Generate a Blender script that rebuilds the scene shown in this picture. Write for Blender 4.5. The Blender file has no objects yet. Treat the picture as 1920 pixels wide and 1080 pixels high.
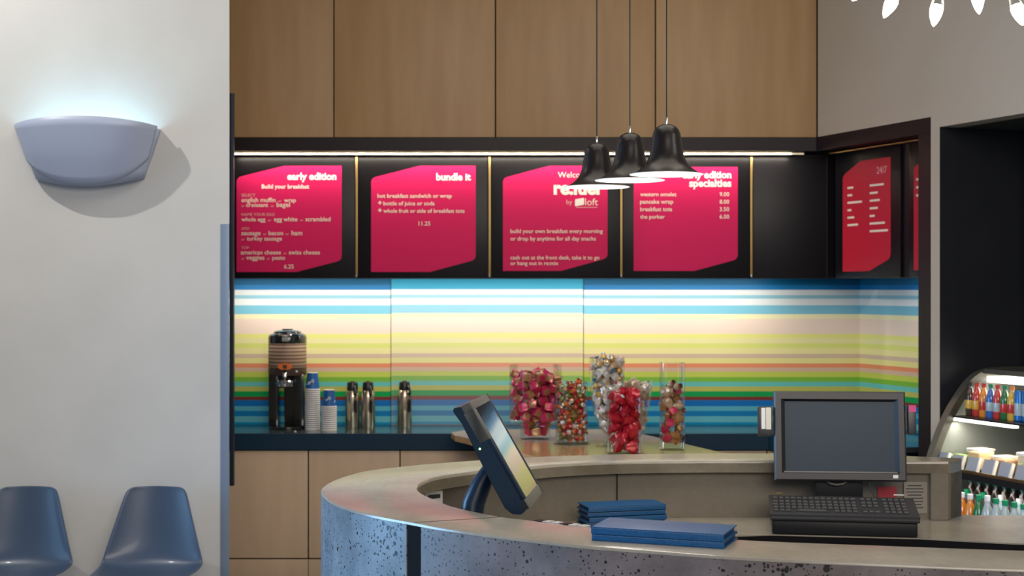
import bpy, bmesh, math, random
from mathutils import Vector, Matrix
random.seed(7)
R = math.radians
S = bpy.context.scene
COL = S.collection
F = 2720.0            # focal length in pixels of a 1920 wide frame
CZ = 1.78             # eye height
# ------------------------------------------------------------------ camera
cam = bpy.data.cameras.new('camera'); camo = bpy.data.objects.new('camera', cam); COL.objects.link(camo)
cam.sensor_width = 36.0; cam.lens = 36.0 * F / 1920.0
camo.location = (0, 0, CZ); camo.rotation_euler = (R(90), 0, 0)
cam.clip_start = 0.05; cam.clip_end = 100
cam.dof.use_dof = True; cam.dof.focus_distance = 4.3; cam.dof.aperture_fstop = 6.3
S.camera = camo
S.view_settings.view_transform = 'Standard'; S.view_settings.look = 'None'
S.view_settings.exposure = 0.0; S.view_settings.gamma = 1.0; S.view_settings.use_curve_mapping = False
# ------------------------------------------------------------------ world
W = bpy.data.worlds.new('world'); S.world = W; W.use_nodes = True
W.node_tree.nodes['Background'].inputs[0].default_value = (0.72, 0.85, 1.0, 1)
W.node_tree.nodes['Background'].inputs[1].default_value = 0.30
# ------------------------------------------------------------------ lights
def area(name, loc, size, energy, color, target=None, rot=None, spread=None):
    l = bpy.data.lights.new(name, 'AREA'); l.shape = 'RECTANGLE'; l.size = size[0]; l.size_y = size[1]
    l.energy = energy; l.color = color
    if spread: l.spread = R(spread)
    o = bpy.data.objects.new(name, l); COL.objects.link(o); o.location = loc
    if target is not None:
        o.rotation_euler = (Vector(target) - Vector(loc)).to_track_quat('-Z', 'Y').to_euler()
    elif rot: o.rotation_euler = rot
    return o
def spot(name, loc, target, energy, color, ang, size, blend=0.5):
    l = bpy.data.lights.new(name, 'SPOT'); l.energy = energy; l.color = color; l.spot_size = R(ang); l.spot_blend = blend
    l.shadow_soft_size = size
    o = bpy.data.objects.new(name, l); COL.objects.link(o); o.location = loc
    o.rotation_euler = (Vector(target) - Vector(loc)).to_track_quat('-Z', 'Y').to_euler(); return o
def point(name, loc, energy, color, size):
    l = bpy.data.lights.new(name, 'POINT'); l.energy = energy; l.color = color; l.shadow_soft_size = size
    o = bpy.data.objects.new(name, l); COL.objects.link(o); o.location = loc; return o
AX, AY = 1.859, 8.87                       # corner where the back frame meets the splayed side wall
DX, DY = 0.3544, -0.9351                   # along the side wall towards the viewer
NX, NY = 0.9351, 0.3544                    # into the side wall
def SW(s, n, z): return Vector((AX + DX*s + NX*n, AY + DY*s + NY*n, z))
area('ceiling_wash_light', (0.4, 4.6, 4.1), (2.6, 2.6), 62, (1.0, 0.90, 0.76), rot=(0, 0, 0))
area('daylight_left_light', (-4.9, 4.5, 1.7), (2.0, 2.4), 95, (0.30, 0.60, 1.0), target=(-0.3, 3.9, 0.8), spread=100)
area('front_room_light', (1.2, -2.5, 3.6), (4.0, 2.0), 235, (1.0, 0.89, 0.80), target=(0.8, 8.0, 1.6))
spot('left_wall_spot', (-3.2, 5.85, 4.12), (-2.1, 7.2, 2.0), 145, (1.0, 0.95, 0.88), 125, 0.022, 0.9)
area('menu_rail_light', (0.0, 8.905, 2.61), (3.45, 0.012), 13, (1.0, 0.90, 0.72), target=(0.0, 8.99, 2.25))
area('under_cabinet_light', (-0.1, 9.035, 1.83), (3.5, 0.04), 14.0, (1.0, 0.95, 0.84), target=(-0.1, 9.27, 1.05))
_p = SW(0.62, 0.30, 1.825); area('side_under_cabinet_light', _p, (0.25, 0.05), 1.1, (1.0, 0.97, 0.92), target=SW(0.62, 0.50, 1.45))
area('wood_wall_light', (0.0, 7.2, 4.1), (3.6, 0.3), 5, (1.0, 0.85, 0.62), target=(0.0, 8.9, 2.9))
# ------------------------------------------------------------------ materials
MC = {}
def mat(name, col, rough=0.5, metal=0.0, emit=None, es=0.0, spec=None, coat=0.0, trans=0.0):
    if name in MC: return MC[name]
    m = bpy.data.materials.new(name); m.use_nodes = True
    b = m.node_tree.nodes['Principled BSDF']
    b.inputs['Base Color'].default_value = (*col, 1); b.inputs['Roughness'].default_value = rough
    b.inputs['Metallic'].default_value = metal
    if spec is not None: b.inputs['Specular IOR Level'].default_value = spec
    if coat: b.inputs['Coat Weight'].default_value = coat; b.inputs['Coat Roughness'].default_value = 0.08
    if trans: b.inputs['Transmission Weight'].default_value = trans
    if emit: b.inputs['Emission Color'].default_value = (*emit, 1); b.inputs['Emission Strength'].default_value = es
    MC[name] = m; return m
def NT(m): return m.node_tree.nodes, m.node_tree.links, m.node_tree.nodes['Principled BSDF']
def texco(m, scale=(1,1,1), kind='Object'):
    n, l, b = NT(m); t = n.new('ShaderNodeTexCoord'); mp = n.new('ShaderNodeMapping'); mp.inputs['Scale'].default_value = scale
    l.new(t.outputs[kind], mp.inputs['Vector']); return mp.outputs[0]
def ramp(m, src, stops, interp='LINEAR'):
    n, l, b = NT(m); r = n.new('ShaderNodeValToRGB'); r.color_ramp.interpolation = interp
    e = r.color_ramp.elements
    while len(e) > 1: e.remove(e[-1])
    e[0].position = stops[0][0]; e[0].color = (*stops[0][1], 1)
    for p, c in stops[1:]:
        k = e.new(p); k.color = (*c, 1)
    l.new(src, r.inputs[0]); return r.outputs[0]
def noise(m, vec, scale, detail=4, rough=0.5):
    n, l, b = NT(m); t = n.new('ShaderNodeTexNoise'); t.inputs['Scale'].default_value = scale
    t.inputs['Detail'].default_value = detail; t.inputs['Roughness'].default_value = rough
    l.new(vec, t.inputs['Vector']); return t.outputs['Fac']
def bump(m, src, strength, dist=0.01):
    n, l, b = NT(m); t = n.new('ShaderNodeBump'); t.inputs['Strength'].default_value = strength; t.inputs['Distance'].default_value = dist
    l.new(src, t.inputs['Height']); l.new(t.outputs[0], b.inputs['Normal'])
def variegate(name, c1, c2, scale, rough=0.5, stretch=(1,1,1), metal=0.0, bmp=0.0, **k):
    m = mat(name, c1, rough, metal, **k); n, l, b = NT(m)
    f = noise(m, texco(m, stretch), scale)
    l.new(ramp(m, f, [(0.35, c1), (0.65, c2)]), b.inputs['Base Color'])
    if bmp: bump(m, f, bmp, 0.005)
    return m
M_wall = variegate('painted_plaster_wall', (0.60, 0.60, 0.59), (0.635, 0.635, 0.625), 3, 0.75)
M_wallR = variegate('warm_plaster_wall', (0.48, 0.41, 0.325), (0.51, 0.44, 0.355), 2, 0.75)
M_ceil = mat('ceiling_paint', (0.6, 0.58, 0.55), 0.9)
M_floor = variegate('dark_floor', (0.10, 0.10, 0.10), (0.14, 0.13, 0.12), 5, 0.4)
M_wood = variegate('maple_veneer', (0.40, 0.24, 0.102), (0.45, 0.28, 0.128), 2.2, 0.45, (6, 6, 0.7))
M_wood_lit = variegate('maple_veneer_lit', (0.60, 0.44, 0.30), (0.66, 0.49, 0.34), 2.2, 0.45, (6, 6, 0.7))  # paler pinkish maple; the brighter light on the lower cabinets is painted in
M_woodtop = variegate('wood_table_top', (0.60, 0.36, 0.17), (0.66, 0.42, 0.21), 3, 0.16, (1.2, 10, 1), coat=0.4)
M_black = mat('black_laminate', (0.008, 0.007, 0.010), 0.38, spec=0.18)
M_blackg = mat('black_glass_board', (0.008, 0.007, 0.009), 0.30, spec=0.18)
M_frame = mat('dark_brown_black_frame', (0.016, 0.010, 0.012), 0.42, spec=0.25)
M_navy = mat('navy_laminate', (0.004, 0.028, 0.06), 0.35, spec=0.3)
M_post = mat('dark_navy_post', (0.006, 0.012, 0.024), 0.4, spec=0.3)
M_alc = variegate('charcoal_navy_paint', (0.010, 0.012, 0.018), (0.014, 0.016, 0.022), 2, 0.6)
M_gold = mat('brass_strip', (0.34, 0.23, 0.09), 0.4, 0.9)
M_steel = variegate('brushed_steel', (0.62, 0.53, 0.38), (0.70, 0.60, 0.45), 3, 0.24, (20, 20, 1), metal=1.0)
M_chrome = mat('chrome', (0.75, 0.75, 0.76), 0.12, 1.0)
M_worksteel = mat('steel_counter_top', (0.17, 0.22, 0.25), 0.16, 0.85)
M_dark = mat('dark_gap', (0.008, 0.007, 0.008), 0.8, spec=0.1)
M_plastic = mat('charcoal_plastic', (0.030, 0.030, 0.033), 0.42)
M_plblack = mat('black_plastic', (0.010, 0.011, 0.014), 0.35)
M_plnavy = mat('navy_black_plastic', (0.004, 0.020, 0.045), 0.33, spec=0.4)
M_bezel = mat('grey_plastic_bezel', (0.13, 0.13, 0.12), 0.4)
M_screen = mat('switched_off_screen', (0.018, 0.036, 0.056), 0.35, spec=0.22)
M_white = mat('white_paper', (0.80, 0.80, 0.78), 0.6)
M_cream = mat('cream_lettering', (0.86, 0.74, 0.62), 0.5)
M_faint = mat('faint_pink_lettering', (0.80, 0.42, 0.42), 0.5)
M_title = mat('white_lettering', (0.92, 0.86, 0.80), 0.5)
M_shade = mat('black_lacquer_shade', (0.009, 0.006, 0.006), 0.30, spec=0.3)
M_shadein = mat('white_enamel_inside', (0.9, 0.9, 0.88), 0.4)
M_tube = mat('lit_lamp', (1, 1, 1), 0.4, emit=(1.0, 0.93, 0.80), es=6)
M_bulb = mat('lit_bulb', (1, 1, 1), 0.4, emit=(1.0, 0.97, 0.92), es=14)
M_led = mat('green_led', (0.1, 0.8, 0.2), 0.4, emit=(0.35, 1.0, 0.3), es=5)
M_ceramic = mat('white_ceramic', (0.44, 0.51, 0.68), 0.38)
M_guard = mat('blue_grey_corner_guard', (0.25, 0.33, 0.46), 0.35, 0.3)
M_blue = variegate('blue_leatherette', (0.003, 0.065, 0.185), (0.004, 0.085, 0.235), 160, 0.42, bmp=0.25)
M_bluein = mat('dark_blue_lining', (0.004, 0.03, 0.12), 0.5)
M_chair = mat('slate_blue_plastic', (0.050, 0.080, 0.135), 0.36, coat=0.1)
M_olive = mat('olive_grey_metal', (0.09, 0.088, 0.070), 0.4, 0.3)
M_liner = mat('grey_liner', (0.18, 0.19, 0.17), 0.4)
def concrete(name, c1, c2, rough, pits, pitcol=(0.012, 0.010, 0.010)):
    m = mat(name, c1, rough); n, l, b = NT(m)
    v = texco(m)
    f = noise(m, v, 6, 8, 0.65); base = ramp(m, f, [(0.3, c1), (0.7, c2)])
    f2 = noise(m, v, 60, 4, 0.6)
    mix = n.new('ShaderNodeMixRGB'); mix.blend_type = 'MULTIPLY'; mix.inputs[0].default_value = 0.35
    l.new(base, mix.inputs[1]); l.new(ramp(m, f2, [(0.3, (0.7, 0.7, 0.7)), (0.7, (1, 1, 1))]), mix.inputs[2])
    out = mix.outputs[0]
    if pits:
        dens = noise(m, v, 3.2, 2, 0.5)
        for sc, base_t, amp in ((26, -0.36, 1.05), (48, -0.22, 1.0), (100, -0.12, 0.95)):
            vo = n.new('ShaderNodeTexVoronoi'); vo.inputs['Scale'].default_value = sc
            l.new(v, vo.inputs['Vector'])
            mt = n.new('ShaderNodeMath'); mt.operation = 'MULTIPLY_ADD'; l.new(dens, mt.inputs[0]); mt.inputs[1].default_value = amp*pits; mt.inputs[2].default_value = base_t
            wn = n.new('ShaderNodeSeparateColor'); l.new(vo.outputs['Color'], wn.inputs[0])
            mm = n.new('ShaderNodeMath'); mm.operation = 'MULTIPLY'; l.new(wn.outputs[0], mm.inputs[0]); l.new(mt.outputs[0], mm.inputs[1])
            lt = n.new('ShaderNodeMath'); lt.operation = 'LESS_THAN'; l.new(vo.outputs['Distance'], lt.inputs[0]); l.new(mm.outputs[0], lt.inputs[1])
            mx = n.new('ShaderNodeMixRGB'); l.new(lt.outputs[0], mx.inputs[0]); l.new(out, mx.inputs[1]); mx.inputs[2].default_value = (*pitcol, 1)
            out = mx.outputs[0]
    l.new(out, b.inputs['Base Color'])
    bump(m, f2, 0.06, 0.002)
    return m
M_conc_top = concrete('polished_concrete_ledge', (0.28, 0.25, 0.20), (0.36, 0.325, 0.265), 0.20, 0)
M_conc_in = concrete('inner_concrete', (0.165, 0.145, 0.11), (0.21, 0.185, 0.145), 0.6, 0)
M_conc_edge = concrete('rough_cast_edge', (0.12, 0.10, 0.065), (0.22, 0.19, 0.14), 0.6, 0)
M_conc_face = concrete('pitted_concrete_face', (0.115, 0.095, 0.092), (0.225, 0.192, 0.192), 0.42, 1.0)
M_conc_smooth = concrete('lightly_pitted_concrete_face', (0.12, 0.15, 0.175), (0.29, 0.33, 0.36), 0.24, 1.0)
def glass(name, tint=(0.97, 0.98, 0.97)):
    m = bpy.data.materials.new(name); m.use_nodes = True; n = m.node_tree.nodes; l = m.node_tree.links; n.clear()
    o = n.new('ShaderNodeOutputMaterial'); t = n.new('ShaderNodeBsdfTransparent'); t.inputs[0].default_value = (*tint, 1)
    g = n.new('ShaderNodeBsdfGlossy'); g.inputs['Roughness'].default_value = 0.06
    lw = n.new('ShaderNodeLayerWeight'); lw.inputs[0].default_value = 0.30
    mr = n.new('ShaderNodeMath'); mr.operation = 'MULTIPLY'; mr.inputs[1].default_value = 0.45; l.new(lw.outputs['Fresnel'], mr.inputs[0])
    mx = n.new('ShaderNodeMixShader'); l.new(mr.outputs[0], mx.inputs[0]); l.new(t.outputs[0], mx.inputs[1]); l.new(g.outputs[0], mx.inputs[2])
    l.new(mx.outputs[0], o.inputs[0]); return m
M_glass = glass('clear_glass')
M_wrap = glass('cellophane', (0.93, 0.93, 0.93))
# striped backsplash: constant bands by height
def sz(y, Y): return CZ + (540 - y) * Y / F
BANDS = [(525,(0.0,0.13,0.30)),(534,(0.0,0.19,0.50)),(543,(0.74,0.80,0.82)),(553,(0.28,0.56,0.68)),(560,(0.76,0.81,0.84)),(572,(0.20,0.52,0.68)),
 (588,(0.86,0.80,0.50)),(597,(0.84,0.68,0.58)),(625,(0.80,0.78,0.26)),(634,(0.82,0.77,0.40)),(643,(0.72,0.76,0.22)),(652,(0.83,0.77,0.36)),
 (663,(0.66,0.50,0.38)),(671,(0.80,0.74,0.30)),(681,(0.80,0.28,0.14)),(689,(0.66,0.46,0.34)),(697,(0.54,0.62,0.10)),(706,(0.20,0.48,0.05)),
 (715,(0.14,0.54,0.50)),(724,(0.50,0.50,0.11)),(733,(0.0,0.34,0.08)),(743,(0.19,0.035,0.03)),(750,(0.0,0.15,0.48)),(761,(0.09,0.40,0.53)),
 (770,(0.0,0.19,0.46)),(780,(0.12,0.44,0.53)),(791,(0.0,0.24,0.46)),(797,(0.25,0.18,0.14))]
def stripes(name, shift=0, lighten=0.0):
    m = mat(name, (1,1,1), 0.45, spec=0.25); n, l, b = NT(m)
    sp = n.new('ShaderNodeSeparateXYZ'); t = n.new('ShaderNodeTexCoord'); l.new(t.outputs['Object'], sp.inputs[0])
    z0 = sz(805, 9.3); z1 = sz(520, 9.3)
    mr = n.new('ShaderNodeMapRange'); l.new(sp.outputs[2], mr.inputs[0]); mr.inputs[1].default_value = z1; mr.inputs[2].default_value = z0
    stops = []
    for i, (y, c) in enumerate(BANDS):
        cc = tuple(min(0.9, x + lighten*(0.85-x)) for x in c)
        if shift and i == 0: cc = (0.03, 0.38, 0.62)
        if shift and i == 1: cc = (0.03, 0.38, 0.62)
        stops.append((max(0, (y + shift - 520)/285.0) if i else 0.0, cc))
    l.new(ramp(m, mr.outputs[0], stops, 'CONSTANT'), b.inputs['Base Color']); return m
M_st1 = stripes('striped_glass_panel'); M_st2 = stripes('striped_glass_panel_pale', -1.5, 0.12)
# menu pink: printed gradient
M_pink = mat('magenta_print', (0.66, 0.014, 0.115), 0.5, spec=0.15)
M_red = mat('crimson_print', (0.55, 0.014, 0.040), 0.4, spec=0.3)
# ------------------------------------------------------------------ mesh builder
class MB:
    def __init__(s): s.bm = bmesh.new(); s.mats = []
    def mi(s, m):
        if m not in s.mats: s.mats.append(m)
        return s.mats.index(m)
    def merge(s, b, m, T=None):
        if T is not None: bmesh.ops.transform(b, matrix=T, verts=b.verts)
        k = s.mi(m) if m else None
        vm = {}
        for v in b.verts: vm[v] = s.bm.verts.new(v.co)
        for f in b.faces:
            try:
                nf = s.bm.faces.new([vm[v] for v in f.verts]); nf.material_index = k if k is not None else f.material_index
            except ValueError: pass
        b.free(); return s
    def box(s, c, d, m, bev=0.0, T=None, seg=2):
        b = bmesh.new(); bmesh.ops.create_cube(b, size=1)
        for v in b.verts: v.co = Vector((v.co.x*d[0], v.co.y*d[1], v.co.z*d[2])) + Vector(c)
        if bev: bmesh.ops.bevel(b, geom=b.edges[:], offset=bev, segments=seg, affect='EDGES', profile=0.7)
        return s.merge(b, m, T)
    def lathe(s, prof, m, seg=32, T=None, sq=None):
        b = bmesh.new(); rings = []
        for r, z in prof:
            if r < 1e-6: rings.append([b.verts.new((0, 0, z))])
            else: rings.append([b.verts.new((r*math.cos(2*math.pi*i/seg), r*math.sin(2*math.pi*i/seg), z)) for i in range(seg)])
        for a, c in zip(rings, rings[1:]):
            for i in range(seg):
                j = (i+1) % seg
                if len(a) == 1 and len(c) == 1: continue
                if len(a) == 1: b.faces.new((a[0], c[i], c[j]))
                elif len(c) == 1: b.faces.new((a[i], a[j], c[0]))
                else: b.faces.new((a[i], a[j], c[j], c[i]))
        bmesh.ops.recalc_face_normals(b, faces=b.faces)
        return s.merge(b, m, T)
    def prism(s, poly, z0, z1, m, T=None, bev=0):
        b = bmesh.new(); n = len(poly)
        lo = [b.verts.new((p[0], p[1], z0)) for p in poly]; hi = [b.verts.new((p[0], p[1], z1)) for p in poly]
        b.faces.new(lo[::-1]); b.faces.new(hi)
        for i in range(n): b.faces.new((lo[i], lo[(i+1)%n], hi[(i+1)%n], hi[i]))
        bmesh.ops.recalc_face_normals(b, faces=b.faces)
        if bev: bmesh.ops.bevel(b, geom=b.edges[:], offset=bev, segments=2, affect='EDGES')
        return s.merge(b, m, T)
    def tube(s, pts, r, m, seg=10, T=None):
        pts = [Vector(p) for p in pts]; b = bmesh.new(); rings = []
        for i, p in enumerate(pts):
            d = (pts[min(i+1, len(pts)-1)] - pts[max(i-1, 0)]).normalized()
            q = d.to_track_quat('Z', 'Y'); rr = r[i] if isinstance(r, (list, tuple)) else r
            rings.append([b.verts.new(p + q @ Vector((rr*math.cos(2*math.pi*k/seg), rr*math.sin(2*math.pi*k/seg), 0))) for k in range(seg)])
        for a, c in zip(rings, rings[1:]):
            for k in range(seg): b.faces.new((a[k], a[(k+1)%seg], c[(k+1)%seg], c[k]))
        b.faces.new(rings[0][::-1]); b.faces.new(rings[-1])
        bmesh.ops.recalc_face_normals(b, faces=b.faces)
        return s.merge(b, m, T)
    def grid(s, P, m, closed=False, T=None):
        b = bmesh.new(); V = [[b.verts.new(p) for p in row] for row in P]
        for i in range(len(V)-1):
            n = len(V[i])
            for j in range(n if closed else n-1):
                b.faces.new((V[i][j], V[i][(j+1)%n], V[i+1][(j+1)%n], V[i+1][j]))
        bmesh.ops.recalc_face_normals(b, faces=b.faces)
        return s.merge(b, m, T)
    def strip(s, A, B, z0, z1, m):
        "solid between two equally long plan curves"
        n = len(A); b = bmesh.new()
        L = [[b.verts.new((p[0], p[1], z)) for p in C] for C in (A, B) for z in (z0, z1)]
        a0, a1, b0, b1 = L
        for i in range(n-1):
            b.faces.new((a1[i], a1[i+1], b1[i+1], b1[i])); b.faces.new((a0[i], b0[i], b0[i+1], a0[i+1]))
            b.faces.new((a0[i], a0[i+1], a1[i+1], a1[i])); b.faces.new((b0[i], b1[i], b1[i+1], b0[i+1]))
        for i in (0, n-1): b.faces.new((a0[i], a1[i], b1[i], b0[i]))
        bmesh.ops.recalc_face_normals(b, faces=b.faces)
        return s.merge(b, m)
    def mesh(s, name, smooth=True, ang=35):
        me = bpy.data.meshes.new(name); s.bm.normal_update(); s.bm.to_mesh(me); s.bm.free()
        for m in s.mats: me.materials.append(m)
        if smooth:
            for p in me.polygons: p.use_smooth = True
            me.set_sharp_from_angle(angle=R(ang))
        return me
    def build(s, name, parent=None, smooth=True, ang=35, **k):
        o = bpy.data.objects.new(name, s.mesh(name, smooth, ang)); COL.objects.link(o)
        if parent is not None: o.parent = parent
        for a, v in k.items(): o[a] = v
        return o
def thing(name, label, cat, loc=(0,0,0), rz=0, group=None):
    o = bpy.data.objects.new(name, None); COL.objects.link(o); o.location = loc; o.rotation_euler = (0, 0, rz)
    o.empty_display_size = 0.05
    o['label'] = label; o['category'] = cat
    if group: o['group'] = group
    return o
def tag(o, label, cat, group=None):
    o['label'] = label; o['category'] = cat
    if group: o['group'] = group
    return o
def dup(root, loc, rz=None, label=None, group=None):
    r = root.copy(); COL.objects.link(r); r.location = loc
    if rz is not None: r.rotation_euler = (0, 0, rz)
    if label: r['label'] = label
    if group: r['group'] = group
    for ch in list(root.children):
        c = ch.copy(); COL.objects.link(c); c.parent = r
        for g in ch.children:
            d = g.copy(); COL.objects.link(d); d.parent = c
    return r
def struct(o): o['kind'] = 'structure'; return o
def at(x, y, Y): return Vector(((x-960)/F*Y, Y, CZ + (540-y)/F*Y))
def gp(x, y, z):
    Y = F*(CZ - z)/(y-540.0); return ((x-960)/F*Y, Y)
def RZ(a): return Matrix.Rotation(a, 4, 'Z')
def TR(x, y, z): return Matrix.Translation((x, y, z))
def smoothcurve(pts, n):
    "Catmull-Rom resampled by arc length"
    P = [Vector((p[0], p[1])) for p in pts]; P = [2*P[0]-P[1]] + P + [2*P[-1]-P[-2]]; out = []
    for i in range(1, len(P)-2):
        for k in range(16):
            t = k/16; a, b, c, d = P[i-1], P[i], P[i+1], P[i+2]
            out.append(0.5*((2*b) + (c-a)*t + (2*a-5*b+4*c-d)*t*t + (3*b-a-3*c+d)*t**3))
    out.append(P[-2]); L = [0]
    for a, b in zip(out, out[1:]): L.append(L[-1] + (b-a).length)
    res = []; j = 0
    for i in range(n):
        t = L[-1]*i/(n-1)
        while j < len(L)-2 and L[j+1] < t: j += 1
        f = (t-L[j])/max(1e-9, L[j+1]-L[j]); res.append(out[j].lerp(out[j+1], min(1, f)))
    return res
def lerpc(A, B, f): return [a.lerp(b, f) for a, b in zip(A, B)]

# ================================================================== STRUCTURE
CE = 4.2
b = MB(); b.box((0.5, 3.5, -0.05), (13, 17, 0.1), M_floor); struct(b.build('floor'))
b = MB(); b.box((0.5, 5.1, CE+0.05), (13, 12.2, 0.1), M_ceil); struct(b.build('ceiling'))
# left wall (faces the viewer), chamfered free end
LW = 7.25; LX = (430-960)/F*LW
b = MB(); b.prism([(-6, LW), (LX, LW), (LX*7.45/LW - 0.01, 7.45), (-6, 7.45)], 0, CE, M_wall); struct(b.build('wall_left', smooth=False))
# corner guard on its free end
b = MB(); b.box((LX-0.0215, LW-0.004, 1.05), (0.043, 0.008, 2.10), M_guard, 0.0015); struct(b.build('trim_1'))
b = MB(); b.box((LX+0.010, LW+0.02, (2.755+0.79)/2), (0.020, 0.03, 2.755-0.79), M_post, 0.002); struct(b.build('trim_2'))
# back wall: core plus maple panels
wb = MB(); wb.box((-0.6, 9.38, CE/2), (6.6, 0.12, CE), M_alc)
wb.box((-0.6, 9.12, (2.70+CE)/2), (5.0, 0.38, CE-2.70), M_dark); WB = struct(wb.build('wall_back', smooth=False))
seams = [-1.28*3, 626-301*2, 626-301, 626, 929, 1229, 1532]
for a, c in zip(seams[1:], seams[2:]):
    x0, x1 = (a-960)/F*8.88, (c-960)/F*8.88
    p = MB(); p.box(((x0+x1)/2, 8.905, (2.703+CE)/2), (x1-x0-0.008, 0.05, CE-2.703), M_wood, 0.002); p.build('wood_panel', WB)
# splayed right wall
def sbox(mb, s0, s1, n0, n1, z0, z1, m):
    mb.prism([SW(s0, n0, 0)[:2], SW(s1, n0, 0)[:2], SW(s1, n1, 0)[:2], SW(s0, n1, 0)[:2]], z0, z1, m)
b = MB()
sbox(b, 0.02, 7, 0.0, 0.12, 2.702, CE, M_wallR)
sbox(b, 1.124, 1.2, 0.0, 0.12, 0, 2.702, M_wallR)
sbox(b, 1.2, 3.2, 0.0, 0.12, 2.64, 2.702, M_wallR)
sbox(b, 3.2, 7, 0.0, 0.12, 0, 2.702, M_wallR)
sbox(b, -0.6, 1.2, 0.53, 0.60, 0, 2.70, M_alc)
struct(b.build('wall_right', smooth=False))
b = MB()     # dark alcove behind the opening
sbox(b, 1.16, 1.2, 0.12, 1.3, 0, 2.64, M_alc); sbox(b, 3.2, 3.24, 0.12, 1.3, 0, 2.64, M_alc)
sbox(b, 1.16, 3.24, 1.3, 1.35, 0, 2.64, M_alc); sbox(b, 1.16, 3.24, 0.12, 1.35, 2.64, 2.70, M_olive)
sbox(b, 1.2, 1.203, 0.0, 0.12, 0, 2.64, M_alc)
struct(b.build('wall_alcove', smooth=False))

# ---------------------------------------------------------------- overhead sign cabinet and frame
fr = thing('overhead_menu_cabinet', 'long black overhead cabinet and frame carrying the magenta menu boards', 'cabinet', (0, 9.0, 1.84))
def loc(o, root):  # world-space mesh parented under an empty
    o.matrix_parent_inverse = Matrix.Translation(-root.location); return o
b = MB(); b.prism([(-2.1, 9.012), (1.96, 9.012), SW(-0.05, 0.53, 0)[:2], (2.3, 9.318), (-2.1, 9.318)], 1.84, 2.605, M_black); loc(b.build('body', fr, False), fr)
b = MB()
b.prism([(-2.1, 8.87), (AX, AY), SW(1.12, 0, 0)[:2], SW(1.12, 0.1, 0)[:2], SW(0.10, 0.5, 0)[:2], (-2.1, 9.318)], 2.618, 2.70, M_frame); loc(b.build('top_band', fr, False), fr)
b = MB(); sbox(b, -0.02, 1.02, 0.152, 0.525, 1.84, 2.61, M_black); loc(b.build('side_body', fr, False), fr)
b = MB(); sbox(b, 1.015, 1.12, 0.0, 0.03, 0.0, 2.617, M_frame); sbox(b, 1.05, 1.12, 0.03, 0.52, 0.0, 2.617, M_frame); loc(b.build('post', fr, False), fr)
b = MB(); b.box(((-2.1+1.80)/2, 8.965, 2.608), (3.9, 0.05, 0.012), M_steel); loc(b.build('light_rail', fr), fr)
b = MB(); sbox(b, 0.0, 1.0, 0.09, 0.115, 2.600, 2.608, M_gold); loc(b.build('side_rail', fr), fr)

# ---------------------------------------------------------------- text helper
def textmesh(items, name, parent, T=Matrix.Identity(4), K=302.2):
    """items: (string, x0, x1, baseline, material, bold) in board pixels; local plane x right, z up"""
    for st, x0, x1, bl, m, bold in items:
        mats = []; bm = bmesh.new()
        cu = bpy.data.curves.new('t', 'FONT'); cu.body = st; cu.size = 1; cu.extrude = 0.01; cu.offset = bold; cu.resolution_u = 3
        to = bpy.data.objects.new('t', cu); COL.objects.link(to)
        dg = bpy.context.evaluated_depsgraph_get(); me = bpy.data.meshes.new_from_object(to.evaluated_get(dg))
        xs = [v.co.x for v in me.vertices]; w = max(xs)-min(xs); k = (x1-x0)/K/w; mn = min(xs)
        if m not in mats: mats.append(m)
        tb = bmesh.new(); tb.from_mesh(me); i = mats.index(m)
        vm = {}
        for v in tb.verts: vm[v] = bm.verts.new(((x0/K) + (v.co.x-mn)*k, -0.0008 if v.co.z > 0 else 0.0002, -bl/K + v.co.y*k))
        for f in tb.faces:
            try: nf = bm.faces.new([vm[v] for v in f.verts]); nf.material_index = i
            except ValueError: pass
        tb.free(); bpy.data.objects.remove(to); bpy.data.curves.remove(cu); bpy.data.meshes.remove(me)
        bmesh.ops.transform(bm, matrix=T, verts=bm.verts)
        me = bpy.data.meshes.new(name); bm.to_mesh(me); bm.free()
        for m_ in mats: me.materials.append(m_)
        o = bpy.data.objects.new(name, me); COL.objects.link(o); o.parent = parent
def roundpoly(P, idx, r):
    out = []
    for i, p in enumerate(P):
        if i not in idx: out.append(p); continue
        a = Vector(P[i-1]); c = Vector(P[(i+1) % len(P)]); v = Vector(p)
        p0 = v + (a-v).normalized()*r; p1 = v + (c-v).normalized()*r
        for k in range(6):
            t = k/5; out.append(tuple((1-t)**2*p0 + 2*t*(1-t)*v + t*t*p1))
    return out
OR = ('or',)
def board(label, px0, px1, pink, texts, origin=None, rz=0.0, pm=None, sx=1.0):
    """panel from px0..px1, y 293..522 ; local origin = panel lower left; pink polygon in pixels"""
    K = 302.2; w = (px1-px0)/K
    o0 = origin if origin is not None else at(px0, 522, 9.0)
    t = thing('menu_board', label, 'menu board', o0, rz, 'menu boards on the overhead cabinet')
    b = MB(); b.box((w/2*sx, 0.004, 229/K/2), (w*sx, 0.014, 229/K), M_blackg, 0.002); b.build('backing', t)
    if pink:
        P = [((x-px0)/K*sx, (522-y)/K) for x, y in pink]
        P = roundpoly(P, (1, 4), 0.03)
        q = MB(); q.prism([(x, z) for x, z in P], 0, 0.003, pm or M_pink, T=Matrix.Translation((0, -0.0032, 0)) @ Matrix.Rotation(R(90), 4, 'X'))
        q.build('printed_sheet', t, False)
    if texts:
        Tm = Matrix.Diagonal((sx, 1, 1, 1)) @ Matrix.Translation((-px0/K, -0.0064, 522/K))
        textmesh(texts, 'lettering', t, Tm)
    return t
Tt, Tc, Tf = M_title, M_cream, M_faint
def row(bl, *seg): return [(s, a, c, bl, Tf if s == 'or' else Tc, 0.0 if s == 'or' else 0.012) for s, a, c in seg]
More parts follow.
